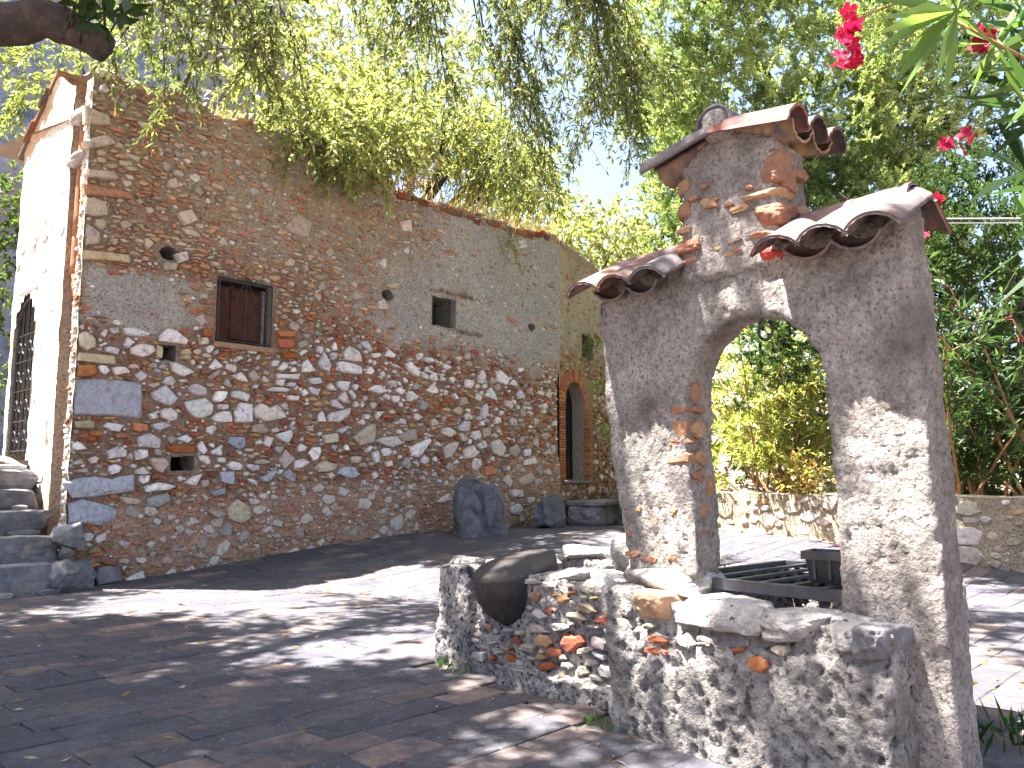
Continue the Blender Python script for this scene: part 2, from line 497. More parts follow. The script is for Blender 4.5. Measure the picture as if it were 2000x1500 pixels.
# ------------------------------------------------------------------ walls of rubble
TRACED = """b 7,1412 285,1433 451,1415 463,1268 455,1171 221,1175 17,1172
t 13,1722 61,1751 123,1700 122,1646 69,1622 18,1642
y 12,1593 253,1603 266,1536 8,1535
o 17,1510 134,1517 141,1455 10,1430
w 142,1514 201,1524 225,1491 201,1461 162,1471
w 241,1515 332,1529 366,1491 274,1468
w 361,1666 440,1713 524,1700 536,1658 454,1611 363,1629
w 567,1786 621,1851 689,1841 791,1781 778,1750 569,1743
w 291,1796 371,1811 492,1781 410,1756 302,1760
w 204,1784 256,1800 275,1766 232,1751
w 663,1596 751,1586 838,1537 765,1501 685,1531
w 523,1356 633,1422 724,1334 669,1273 563,1303
w 808,1427 867,1461 950,1424 947,1370 892,1361 810,1393
w 779,1304 943,1355 1013,1296 990,1226 885,1181 817,1235
w 605,1231 670,1259 739,1220 737,1177 674,1164 612,1184
w 513,1202 567,1224 588,1183 543,1162
w 1001,1335 1028,1416 1113,1413 1105,1362 1074,1330
w 1146,1405 1215,1441 1316,1398 1296,1351 1163,1376
w 1038,1308 1128,1319 1135,1279 1050,1274
w 991,1196 1083,1261 1157,1255 1166,1186 1024,1173
w 1184,1257 1230,1331 1330,1327 1336,1190 1204,1183
w 1343,1287 1408,1343 1479,1306 1571,1349 1652,1244 1460,1196 1368,1227
w 1156,1542 1231,1580 1295,1509 1222,1513
t 1292,1581 1341,1601 1389,1539 1345,1509 1299,1546
w 1538,1594 1761,1610 1743,1574 1551,1557
w 1539,1549 1611,1553 1607,1500 1541,1500
w 1635,1534 1720,1537 1703,1497 1631,1497
w 1444,1460 1565,1486 1680,1474 1614,1448 1473,1442
w 1776,1704 1831,1743 1904,1652 1784,1645
w 1639,1423 1761,1427 1762,1389 1647,1386
t 1084,1470 1103,1517 1159,1467 1149,1446
w 1556,1102 1698,1140 1706,1077 1654,1028 1569,1072
b 1139,1060 1274,1070 1283,990 1224,968 1152,1011
t 1342,1160 1415,1179 1509,1132 1464,1099 1350,1104
w 448,1038 538,1069 615,1016 609,956 525,972 452,965
w 204,1099 241,1123 351,1111 313,1068 261,1075
w 544,1129 627,1157 691,1123 602,1090 550,1102
o 407,1132 507,1132 514,1086 411,1072
y 24,1125 147,1127 146,1083 22,1077
o 284,1044 331,1060 398,1049 395,1026 298,1023
w 244,923 319,970 383,931 376,895 255,870
w 431,937 517,944 529,894 448,874
t 538,885 640,896 685,850 627,780 569,821
o 655,980 879,987 881,939 695,936
b -16,707 55,737 169,755 288,737 427,765 442,657 235,623 30,613
b 16,571 95,599 212,576 335,516 321,464 221,424 23,448
w 447,801 496,820 543,793 535,770 453,774
w 472,756 545,761 543,711 484,706
w 517,683 612,715 746,682 653,655 524,642
b 535,601 682,636 704,580 621,536 538,547
w 516,529 565,542 614,500 569,469 522,493
t 334,613 490,593 483,562 385,555
t 932,720 992,729 994,681 944,677
w 808,706 889,767 934,777 893,691
b 1017,638 1130,666 1137,622 1039,613
b 1083,788 1199,799 1203,700 1107,705
t 1148,505 1230,581 1319,530 1355,450 1270,393 1161,436
t 972,500 1054,507 1138,476 1077,439
b 1415,750 1499,791 1567,833 1568,792 1502,710 1445,720
t 1360,876 1437,903 1508,863 1372,856
w 889,978 928,1018 977,952 943,917
w 997,952 1074,984 1087,915 1004,923
o 1536,1951 1705,1968 1706,1923 1549,1910
o 1539,1881 1701,1897 1697,1826 1553,1814
o 1572,1779 1711,1784 1731,1743 1604,1734
o 888,1878 976,1885 978,1830 901,1825
y 547,1707 590,1703 592,1622 556,1623
y 730,1700 799,1713 801,1675 732,1667
y 732,1662 802,1668 798,1630 734,1628
w 1776,1693 1818,1747 1910,1652 1785,1634
w 1940,1722 1988,1827 2064,1723 2039,1659 1980,1676
w 2201,1852 2267,1911 2366,1883 2404,1782 2216,1783
w 2129,1747 2176,1769 2384,1740 2393,1671 2165,1672
w 2385,1966 2441,1985 2515,1906 2480,1884 2393,1927
w 2059,1880 2104,1931 2133,1861 2093,1851
w 2041,1822 2127,1838 2122,1786 2076,1764
w 2901,1823 2963,1848 3084,1750 3069,1711 2949,1755
w 2128,1584 2276,1597 2245,1503 2143,1529
w 2152,1440 2211,1501 2261,1403 2186,1409
w 2024,1524 2075,1562 2123,1505 2051,1504
w 1830,1584 1957,1602 1984,1565 1882,1540
w 2073,1417 2119,1426 2215,1349 2094,1369
w 2045,1266 2083,1312 2297,1360 2258,1289 2165,1234 2059,1234
w 1948,1271 1998,1324 2033,1227 1956,1223
w 2467,1533 2531,1585 2618,1592 2693,1539 2605,1515
w 2698,1647 2796,1649 2798,1584 2722,1595
w 3160,1583 3250,1659 3334,1591 3243,1564
w 2922,1551 2984,1569 3072,1520 2986,1471 2939,1462
w 3956,1600 4060,1696 4148,1561
w 4137,1872 4215,1893 4335,1809 4295,1736 4157,1765
w 3871,1806 3936,1872 3984,1790 3928,1718 3872,1740
w 3106,1901 3237,1915 3271,1881 3172,1858
w 3140,1811 3189,1835 3206,1774 3149,1768
w 3215,1743 3273,1780 3324,1697 3224,1694
w 3340,1768 3408,1768 3426,1712 3341,1698
w 3100,1770 3199,1742 3191,1697 3117,1716
t 2318,1101 2482,1222 2554,1237 2550,1075 2403,1036
w 2565,1076 2658,1125 2807,1131 2870,1062 2749,1029
t 2815,1134 2960,1204 3054,1202 3040,1104 2877,1087
w 2978,1042 3216,1135 3233,1111 3090,949 2988,958
w 3364,1228 3483,1247 3579,1200 3484,1152 3399,1167
w 3587,1252 3675,1327 3765,1312 3747,1233 3640,1216
w 3784,1222 3893,1240 3912,1162 3839,1133 3775,1157
t 3930,1255 4043,1267 4053,1181 3950,1170
t 3409,1055 3537,1110 3606,1099 3504,958 3419,943
w 3660,1025 3803,1080 3877,1004 3804,964 3696,949
w 4063,1115 4197,1166 4295,1069 4237,973 4101,1010
t 4345,1070 4456,1115 4507,1048 4435,971 4355,1003
w 3858,1082 3968,1138 4006,1074 3913,1045
w 3283,1064 3316,1108 3375,1048
w 3674,1372 3728,1414 3810,1353 3693,1334
w 3911,1451 3985,1523 4023,1445 3967,1356 3911,1372
w 2531,982 2603,1002 2613,892 2570,869
t 1931,838 2031,893 2169,857 2112,807 1970,795
b 2165,786 2230,841 2352,843 2410,776 2314,742
t 2005,1110 2155,1133 2170,1062 2026,1040
w 2141,1149 2260,1205 2248,1165 2181,1140
t 2302,932 2419,940 2407,883 2324,876
w 2678,893 2752,912 2761,860 2694,853
w 3291,525 3457,596 3492,546 3341,511
w 4237,720 4296,787 4355,706 4316,653
t 4435,733 4661,816 4724,734 4496,665
w 4316,626 4516,631 4526,556 4355,552
w 4326,439 4455,483 4526,421 4455,369 4355,385
w 4558,1049 4662,1073 4683,1011 4578,988
w 4558,939 4725,977 4767,915 4558,891
w 4456,1653 4508,1712 4591,1635 4477,1599
w 2494,1874 2581,1890 2626,1871 2539,1832
w 2565,1342 2660,1354 2567,1273
o 3679,910 3768,912 3769,835 3688,834
o 3951,863 4102,878 4140,786 3970,772
t 1563,2832 1681,2981 1835,2941 1789,2794 1613,2799
w 2795,3183 2921,3223 2936,3100 2828,3090
w 2531,2749 2620,2782 2628,2686 2533,2682
w 2541,2356 2617,2392 2661,2302 2560,2287
y -5,2315 324,2343 320,2289 -1,2250
t -5,2893 184,2929 213,2872 -1,2827
t -6,2689 127,2697 157,2599 1,2561
t 11,2509 105,2468 110,2383 20,2353
t 645,2739 763,2796 807,2718 709,2654
w 660,2424 738,2460 762,2393 683,2361
t 567,2338 684,2349 667,2295 578,2285
t -38,3352 126,3333 141,3261 -31,3223
t -33,3090 100,3182 191,3142 -13,3040
o -15,2786 299,2807 327,2764 -1,2709
t 2596,2519 2820,2584 2717,2506
w 1617,126 1781,178 1857,90 1643,43
w 413,46 535,89 557,-1 434,-18
w 4375,3311 4542,3388 4585,3298 4416,3245"""
HOLES_W = [(1.005, 1.49, 1.80, 2.32, 0.), (3.217, 3.525, 2.24, 2.53, 0.), (.545, .69, 2.365, 2.475, 1.), (2.60, 2.735, 2.39, 2.495, .6), (4.62, 4.735, 2.375, 2.46, 1.),
           (.59, .70, 1.61, 1.725, 0.), (.70, .885, .80, .905, 0.)]

def wall_grid(fr, a0, a1, z0, ztop, res, depth, colour, holes, name, parent, mt):
    """mortar face as a fine relief, with real openings"""
    na = int((a1 - a0) / res) + 1
    aa = np.linspace(a0, a1, na); top = ztop(aa); zmax = top.max(); nz = int((zmax - z0) / res) + 1
    A, Zr = np.meshgrid(aa, np.linspace(0, 1, nz)); Z = z0 + Zr * (top[None] - z0)
    d = depth(A.ravel(), Z.ravel()).reshape(A.shape)
    v = fr(A, Z, d).reshape(-1, 3); c = colour(A.ravel(), Z.ravel())
    i = np.arange(A.size).reshape(A.shape)
    f = np.stack([i[:-1, :-1], i[:-1, 1:], i[1:, 1:], i[1:, :-1]], -1).reshape(-1, 4)
    ca = A.ravel()[f].mean(1); cz = Z.ravel()[f].mean(1)
    keep = np.ones(len(f), bool)
    for (x0, x1, y0, y1, rd) in holes:
        if rd > 0:
            keep &= (((ca - (x0 + x1) / 2) / ((x1 - x0) / 2)) ** 2 + ((cz - (y0 + y1) / 2) / ((y1 - y0) / 2)) ** 2) > 1
        else: keep &= ~((ca > x0) & (ca < x1) & (cz > y0) & (cz < y1))
    f = f[keep]
    return obj(name, v, f, mt, parent, c, smooth=True)

def pocket(fr, h, depth, mt, parent, name, back=True, d0=None):
    """reveal of an opening: four sides and a near-black sheet for the shade within"""
    x0, x1, y0, y1, rd = h
    n = 18 if rd > 0 else 4
    if rd > 0:
        P = [((x0 + x1) / 2 + (x1 - x0) / 2 * 1.06 * math.cos(2 * math.pi * k / n), (y0 + y1) / 2 + (y1 - y0) / 2 * 1.06 * math.sin(2 * math.pi * k / n)) for k in range(n)]
    else: P = [(x0 - .004, y0 - .004), (x1 + .004, y0 - .004), (x1 + .004, y1 + .004), (x0 - .004, y1 + .004)]
    d0 = 0. if d0 is None else float(np.mean(d0(np.array([a for a, z in P]), np.array([z for a, z in P]))))
    cx, cy = (x0 + x1) / 2, (y0 + y1) / 2; kx, ky = 1 + .13 / (x1 - x0), 1 + .13 / (y1 - y0)
    v = [fr(cx + (a - cx) * kx, cy + (z - cy) * ky, d0 - .014) for a, z in P] + [fr(a, z, dd) for dd in (d0 + .002, -depth) for a, z in P]
    f = [(k + i, k + n + i, k + n + (i + 1) % n, k + (i + 1) % n) for k in (0, n) for i in range(n)]
    o = obj(name, v, f, mt, parent, (.27, .25, .22))
    if back: obj('recess_shade', [fr(a, z, -depth + .002) for a, z in P], [tuple(range(n))], M['dark'], o)
    return o

def noise2(a, z, sc, oc, seed): return fbm(np.stack([a, z, 0 * a + seed * 5.1], 1), sc, oc, seed)

def house_plaster(a, z):
    w = noise2(a, z, 2.2, 4, 11) * .28
    left = sstep(-.05, .1, a) * (1 - sstep(.72, 1.0, a + w)) * sstep(1.78, 1.9, z + w * .6) * (1 - sstep(2.16, 2.3, z + w * .6))
    lowline = 2.26 - .34 * sstep(1.6, 3.2, a) + w
    right = sstep(1.45, 2.9, a + w * 1.5) * sstep(lowline - .12, lowline + .16, z) * (1 - .4 * (1 - sstep(2.9, 3.6, a)) * sstep(2.7, 3.0, z))
    over = .7 * sstep(.5, 1.3, a + w) * sstep(2.4, 2.8, z + w) * (1 - sstep(2.6, 3.2, a))
    bl = .60 + .07 * a + w * .9
    bot = .85 * (1 - sstep(bl - .2, bl + .08, z)) * sstep(.15, .5, a + w)
    return np.clip(np.maximum.reduce([left, right, over]), 0, 1), np.clip(bot, 0, 1)

def house_depth(a, z):
    p, b = house_plaster(a, z)
    return -.025 + .035 * p + .027 * b + .008 * noise2(a, z, 9, 3, 2) + .005 * noise2(a, z, 35, 2, 3) + .012 * noise2(a, z, 1.3, 2, 4)

def house_colour(a, z):
    p, b = house_plaster(a, z)
    n = noise2(a, z, 3, 3, 5)[:, None]; n2 = noise2(a, z, 14, 3, 6)[:, None]
    base = np.array((.26, .18, .125)) * (1 + .4 * n2)
    grey = np.array((.35, .325, .295)) + n * np.array((.05, .035, .01))
    grey = grey * (1 + .18 * n2)
    olive = np.array((.31, .265, .19)) * (1 + .25 * n2)
    up = sstep(2.35, 2.9, z)[:, None] * (1 - sstep(2.4, 3.4, a))[:, None]
    red = np.array((.42, .26, .185)) * (1 + .3 * n2) + np.array((.05, .0, -.01)) * n
    c = base * (1 - p[:, None]) + grey * p[:, None]
    c = c * (1 - up * .75) + olive * up * .75
    c = c * (1 - b[:, None]) + red * b[:, None]
    warm = sstep(4.3, 5.1, a)[:, None] * (1 - sstep(1.7, 2.2, z))[:, None]
    return np.clip(c * (1 - warm * .5) + np.array((.36, .25, .14)) * warm * .5, .02, .7)

def fill_rubble(fr, a0, a1, z0, ztop, depth, holes, plaster, traced, seed, white=1., rs=1., tries=(2600, 15000, 9000), tint=(1, 1, 1), slope=0.):
    r = np.random.default_rng(seed); pk = Packer(a0, a1, z0, 4.0)
    for (x0, x1, y0, y1, rd) in holes: pk.put(np.array([(x0, y0), (x1, y0), (x1, y1), (x0, y1)]), True, .01)
    out = []
    tint = np.array(tint)
    gs = np.linspace(a0 - .1, a1 + .1, 420); gzz = np.linspace(z0 - .1, 4., 330)   # look-up tables, so that the loops below stay quick
    GA, GZ = np.meshgrid(gs, gzz); TP, TB = (t.reshape(GA.shape) for t in plaster(GA.ravel(), GZ.ravel())); TD = depth(GA.ravel(), GZ.ravel()).reshape(GA.shape); TT = ztop(gs)
    ka, kz = 419 / (gs[-1] - gs[0]), 329 / (gzz[-1] - gzz[0])
    def look(T, s_, z_): return T[min(max(int((z_ - gzz[0]) * kz), 0), 329), min(max(int((s_ - gs[0]) * ka), 0), 419)]
    def add(kind, P, c, hh):
        m = P.mean(0); smear = .34 * min(max((m[1] - 1.9) / .5, 0), 1) + .42 * look(TB, m[0], m[1])
        c = c * (1 - smear) + np.array((.37, .30, .215)) * smear              # old mortar wiped over the faces
        out.append((kind, P, look(TD, m[0], m[1]), hh, np.clip(c * 1.12 * tint, .01, .85)))
    for l in traced:
        t = l.split(); P = np.array([[float(q) / 1000 for q in s.split(',')] for s in t[1:]])
        if np.cross(P[1] - P[0], P[2] - P[1]) < 0: P = P[::-1]
        P = roughen(P, r, .008)
        if pk.put(P, True, .003): add('b' if t[0] == 'o' else 's', P, pal(t[0], r), r.uniform(.032, .048))
    def inside(P): return P[:, 0].min() > a0 and P[:, 0].max() < a1 and P[:, 1].min() > z0 and P[:, 1].max() < TT[min(max(int((P[:, 0].mean() - gs[0]) * ka), 0), 419)] - .01
    # pale stones
    for i in range(tries[0]):
        s, z = r.uniform(a0, a1), r.uniform(z0, 3.7)
        p, b = look(TP, s, z), look(TB, s, z)
        up = min(max((z - 1.75) / .35, 0), 1)
        if r.random() > white * (1 - .94 * p) * (1 - .45 * b) * (1 - .5 * up): continue
        big = 1 - i / tries[0]
        w = rs * (.022 + .062 * big ** 1.5 * r.uniform(.45, 1.2)) * (1 - .3 * up); h = w * r.uniform(.5, .95)
        P = blobpoly(r, s, z, w, h, int(r.integers(4, 7)), r.normal(0, .25) + slope, r.random() * .6)
        if not inside(P) or not pk.put(P): continue
        k = r.choice(['w', 't', 'g', 'b'], p=[.70, .17, .08, .05] if up < .5 else [.12, .5, .34, .04])
        add('s', P, pal(k, r) * (1 - .18 * b), r.uniform(.018, .040) * (1 - .6 * b) * (1 - .5 * p))
    # flat brick and tile fragments bedded level
    for i in range(tries[1]):
        s, z = r.uniform(a0, a1), r.uniform(z0, 3.7)
        p, b = look(TP, s, z), look(TB, s, z)
        if r.random() > (1 - .96 * p) * (1 - .3 * b): continue
        big = 1 - i / tries[1]
        w = (.018 + .055 * big * r.uniform(.4, 1.1)); h = r.uniform(.009, .019) * (1 + .3 * big)
        P = blobpoly(r, s, z, w, h, int(r.integers(4, 7)), r.normal(0, .06) + slope, .85)
        if not inside(P) or not pk.put(P, grow=.003): continue
        k = 'r' if r.random() < .86 else 't'
        add('b', P, pal(k, r) * (1 - .1 * b), r.uniform(.010, .034) * (1 - .55 * b) * (1 - .5 * p))
    for i in range(tries[2]):
        s, z = r.uniform(a0, a1), r.uniform(z0, 3.7)
        p, b = look(TP, s, z), look(TB, s, z)
        if r.random() > (1 - .93 * p): continue
        w = r.uniform(.011, .024); P = blobpoly(r, s, z, w, w * r.uniform(.5, .9), 5, r.normal(0, .3), .3)
        if not inside(P) or not pk.put(P, grow=.002): continue
        wh = r.random() < .4
        add('s' if wh else 'b', P, pal('w' if wh else 'r', r), r.uniform(.006, .02) * (1 - .5 * b))
    return out

def scroll(c, r0, turns, n, sgn, a0):
    return [(c[0] + r0 * (1 - .8 * t) * math.cos(a0 + sgn * turns * 2 * math.pi * t), c[1] + r0 * (1 - .8 * t) * math.sin(a0 + sgn * turns * 2 * math.pi * t)) for t in np.linspace(0, 1, n)]

def house():
    root = empty('stone_house', FW(0, 0, 0), label='long rubble stone house with barred windows and patchy grey plaster', cat='house')
    def top(a):
        t = 3.62 + .08 * sstep(1.3, 1.7, a) - .22 * sstep(1.8, 2.6, a) + .06 * sstep(4, 5.2, a)
        return t + .035 * noise2(a, 0 * a, 5, 3, 21) + .03 * np.abs(noise2(a, 0 * a, 13, 2, 22))
    wall = wall_grid(FW, 0., 5.17, -.1, top, .015, house_depth, house_colour, HOLES_W, 'front_wall', root, M['mortar'])
    emit(FW, fill_rubble(FW, 0.004, 5.16, -.02, top, house_depth, HOLES_W, house_plaster, TRACED.strip().split('\n'), 31, slope=.02), wall)
    # body behind the face, so the house is solid: top of the wall, and the far walls
    aa = np.linspace(0, 5.17, 90); tt = top(aa)
    v = np.concatenate([FW(aa, tt, house_depth(aa, tt)), FW(aa, tt + .02, -.25), FW(aa, 0 * aa + 3.35, -.5)]); n = 90
    f = [(k * n + i, k * n + i + 1, (k + 1) * n + i + 1, (k + 1) * n + i) for k in (0, 1) for i in range(n - 1)]
    obj('wall_top', v, f, M['mortar'], root, (.26, .17, .11), smooth=True)
    # loose stones and tile shards along the top
    r = np.random.default_rng(14)
    for i in range(70):
        a = r.uniform(.02, 5.1); t = float(top(np.array([a]))[0])
        k = r.random(); w = r.uniform(.03, .075)
        v, f = lump(FW(a, t + r.uniform(-.015, .02), r.uniform(-.10, 0.0)), (w, r.uniform(.03, .06), r.uniform(.012, .03)), FW.D, 2, .6, .2, 2, 100 + i)
        obj('coping_stone', v, f.tolist(), M['brick'] if k < .6 else M['stone'], root, pal('r' if k < .6 else 't', r))
    # projecting slate course under the top on the right
    for i in range(26):
        a = 2.75 + i * .093; t = float(top(np.array([a]))[0])
        v, f = bevbox(FW, a, a + r.uniform(.07, .11), t - r.uniform(.05, .09), t - .01, -.1, r.uniform(.02, .05), .006, .008, i)
        obj('coping_tile', v, f, M['brick'], root, pal('r', r) * .8)
    # roof sheet behind the wall
    v = [FW(-.02, 3.36, -.3), FW(5.2, 3.30, -.3), FW(5.2, 3.62, -2.6), FW(-.02, 3.75, -2.6)]
    obj('roof', v, [(0, 1, 2, 3)], M['earth'], root)
    # window with the shutter
    for h, dep in ((HOLES_W[0], .15), (HOLES_W[1], .30)):
        w = pocket(FW, h, dep, M['mortar'], root, 'window', d0=house_depth)
        x0, x1, y0, y1, _ = h
        if dep < .2:
            obj('shutter', *bevbox(FW, x0 + .03, x1 - .055, y0 + .03, y1 - .05, -.14, -.105, .006), M['wood'], w)
            obj('shutter_leaf', *bevbox(FW, x0 + .155, x1 - .075, y0 + .045, y1 - .07, -.105, -.092, .006), M['wood'], w)
            obj('frame', *bevbox(FW, x1 - .05, x1 - .028, y0 + .02, y1 - .04, -.14, -.09, .004), M['stepstone'], w)
        e = .012
        X0, X1, Y0, Y1 = x0 + .006, x1 - .02, y0 + .012, y1 - .012
        dd = .006 if dep < .2 else -.06
        bars = [[(X0, Y0), (X0, Y1)], [(X1, Y0), (X1, Y1)], [(X0, Y0), (X1, Y0)], [(X0, Y1), (X1, Y1)]]
        cx, cz = (X0 + X1) / 2, (Y0 + Y1) / 2; W, H = X1 - X0, Y1 - Y0
        if dep < .2:
            bars += [[(cx, Y0), (cx, Y1)]]
            for sx in (-1, 1):
                for cy, s2 in ((Y0 + H * .28, 1), (Y0 + H * .72, -1)):
                    bars.append(scroll((cx + sx * W * .24, cy), W * .17, 1.2, 22, sx * s2, math.pi / 2))
                bars.append([(cx + sx * W * .04, Y0 + H * .05), (cx + sx * W * .2, Y0 + H * .3), (cx + sx * W * .06, cz), (cx + sx * W * .2, Y0 + H * .7), (cx + sx * W * .04, Y0 + H * .95)])
            bars.append(scroll((cx, Y1 + .012), .028, .9, 14, 1, 0)); bars.append(scroll((cx - .04, Y1 + .004), .02, .9, 12, -1, 0)); bars.append(scroll((cx + .04, Y1 + .004), .02, .9, 12, 1, math.pi))
        else:
            bars += [[(X0 + W * k, Y0), (X0 + W * k, Y1)] for k in (.25, .5, .75)] + [[(X0, Y0 + H * k), (X1, Y0 + H * k)] for k in (.33, .67)]
            for sx in (-1, 1): bars.append(scroll((cx + sx * W * .12, cz), W * .1, 1., 14, sx, 0))
        for k, b in enumerate(bars):
            v, f = tube([FW(a, z, dd) for a, z in b], .0065 if k < 4 else .0038, 5)
            obj('grille_bar', v, f, M['iron'], w)
    for h in HOLES_W[2:]:
        pocket(FW, h, .28, M['mortar'], root, 'putlog_hole', d0=house_depth)
    # flat brick lintel over the low hole, sill slab under window
    obj('sill', *bevbox(FW, .985, 1.51, 1.755, 1.80, -.14, .022, .008, .004, 3), M['brick'], root, (.30, .19, .12))
    # ---- end wall with the gate
    def gtop(g): return np.where(g < .73, 3.62 + .2 * sstep(.3, .73, g), 3.84 - .55 * (g - .73))
    gate = (.89, 1.38, .92, 2.02, 0.)
    def gd(a, z): return .012 * noise2(a, z, 2, 3, 41) + .010 * noise2(a, z, 9, 3, 42)
    def gc(a, z):
        n = noise2(a, z, 5, 3, 44)[:, None]; e = sstep(.05, .45, n[:, 0] + .5 * noise2(a, z, 1.7, 3, 45))[:, None]
        c = np.array((.74, .70, .63)) * (1 + .1 * n) * (1 - e) + np.array((.52, .36, .25)) * e
        return c
    aw = wall_grid(FG, .34, 1.46, -.1, gtop, .02, gd, gc, [(.89, 1.38, .5, 1.94, 0.), (.93, 1.34, 1.9, 2.06, 0), (1.0, 1.27, 2.0, 2.13, 0), (1.06, 1.21, 2.1, 2.18, 0)], 'end_wall', root, M['mortar'])
    rr = np.random.default_rng(77)
    pcs = []
    pk = Packer(.34, 3, 0, 3.7); pk.put(np.array([(.86, .5), (1.41, .5), (1.41, 2.2), (.86, 2.2)]), True)
    for i in range(70):
        s, z = rr.uniform(.37, 1.4), rr.uniform(.5, 3.3); w = rr.uniform(.03, .08)
        P = blobpoly(rr, s, z, w, w * .5, 6, rr.normal(0, .1), .5)
        if pk.put(P): pcs.append(('s' if rr.random() < .4 else 'b', P, -.004, rr.uniform(.004, .010), pal('w' if rr.random() < .6 else 't', rr)))
    emit(FG, pcs, aw, 60)
    # side of the wall that shows past the slot, corner pier and slot back
    def strip(a0, a1, d0, d1, c, name, z1=3.58):
        n = 90; zz = np.linspace(-.1, z1, n); m = 8
        T = np.linspace(0, 1, m); A, Z = np.meshgrid(a0 + (a1 - a0) * T, zz); Dd = np.broadcast_to(d0 + (d1 - d0) * T, A.shape)
        nn = .014 * fbm(FG(A, Z, Dd).reshape(-1, 3), 11, 3, 51).reshape(A.shape)
        v = FG(A + (nn if a0 == a1 else 0), Z, Dd + (nn if a0 != a1 else 0)).reshape(-1, 3); i = np.arange(n * m).reshape(n, m)
        f = np.stack([i[:-1, :-1], i[:-1, 1:], i[1:, 1:], i[1:, :-1]], -1).reshape(-1, 4)
        return obj(name, v, f, M['mortar'], root, c, smooth=True)
    pier = strip(0, .11, 0, 0, (.50, .44, .36), 'corner_pier')
    strip(.11, .11, 0, -.14, (.33, .24, .18), 'slot_side')
    strip(.11, .34, -.14, -.14, (.25, .2, .16), 'slot_back')
    strip(.34, .34, -.14, 0, (.4, .32, .26), 'slot_side')
    pcs = []; pk = Packer(0, .2, 0, 3.6)
    for i in range(420):
        z = rr.uniform(.05, 3.5); w = rr.uniform(.02, .05); s = rr.uniform(.03, .10)
        P = blobpoly(rr, s, z, w, w * rr.uniform(.3, .6), 6, 0, .6)
        if P[:, 0].min() > .002 and P[:, 0].max() < .125 and pk.put(P): pcs.append(('s' if rr.random() < .55 else 'b', P, 0, rr.uniform(.004, .014), pal('w' if rr.random() < .55 else 'r', rr)))
    emit(FG, pcs, pier, 120)
    # terracotta downpipe in the slot
    for z0, z1, rad in ((2.18, 2.5, .052), (2.47, 3.02, .05), (3.0, 3.4, .048)):
        v, f = tube([FG(.225, z, -.055) for z in np.linspace(z0, z1, 5)], [rad * 1.12, rad, rad, rad, rad * .98], 14)
        obj('downpipe', v, f, M['pipe'], root, smooth=True)
    v, f = tube([FG(.225, 2.2, -.055), FG(.225, 1.95, -.075)], [.05, .03], 12); obj('downpipe', v, f, M['pipe'], root, smooth=True)
    for z in (3.02, 3.35):
        v, f = lump(FG(.2, z, -.04), (.16, .08, .035), FG.D, 3, .6, .18, 2, int(z * 100)); obj('ledge_stone', v, f.tolist(), M['marble'], root, smooth=True)
    # verge tiles along the sloping top of the end wall
    for i in range(5):
        g = .70 + i * .155; z = 3.85 - .55 * (g - .73)
        v, f = bevbox(FG, g, g + .20, z - .02, z + .006, -.3, .025 + .02 * (i % 2), .006, .012, i); v[:, 2] -= .55 * ((v - FG.O) @ FG.D - g)
        obj('verge_tile', v, f, M['tile'], root, pal('r', rr) * .6)
    # iron gate: outer frame with a pointed arch, bars and scrolls
    gt = empty('iron_gate', FG(1.13, .92, .0), label='narrow arched wrought iron gate at the head of the steps', cat='gate')
    g0, g1 = .905, 1.365; gm = (g0 + g1) / 2; hw = (g1 - g0) / 2
    arch = [(g0, .93), (g0, 1.85)] + [(gm - hw * math.cos(t), 1.85 + .30 * math.sin(t)) for t in np.linspace(.2, math.pi - .2, 12)] + [(g1, 1.85), (g1, .93)]
    obj('gate_frame', *tube([FG(a, z, -.03) for a, z in arch], .012, 6), M['iron'], gt)
    for z in (.95, 1.18, 1.42, 1.65, 1.86): obj('crossbar', *tube([FG(g0, z, -.03), FG(g1, z, -.03)], .008, 5), M['iron'], gt)
    for k in range(1, 4):
        a = g0 + (g1 - g0) * k / 4; obj('upright', *tube([FG(a, .93, -.03), FG(a, 1.85 + .28 * math.sin(math.pi * k / 4), -.03)], .008, 5), M['iron'], gt)
    for zc in (1.06, 1.3, 1.53, 1.76):
        for k in range(4):
            a = g0 + (g1 - g0) * (k + .5) / 4
            obj('scroll', *tube([FG(x, y, -.03) for x, y in scroll((a, zc), .055, 1.2, 16, 1 if k % 2 else -1, 0)], .006, 4), M['iron'], gt)
    obj('passage_shade', [FG(a, z, -.45) for a, z in ((.86, .5), (1.42, .5), (1.42, 2.3), (.86, 2.3))], [(0, 1, 2, 3)], M['dark'], root)  # near-black sheet in place of the shade behind the gate
    v = [FG(a, z, d) for d in (.002, -.45) for a, z in ((.885, .5), (.885, 2.2), (1.385, 2.2), (1.385, .5))]
    obj('gate_reveal', v, [(0, 1, 5, 4), (1, 2, 6, 5), (2, 3, 7, 6)], M['mortar'], root, (.4, .33, .26))
house()

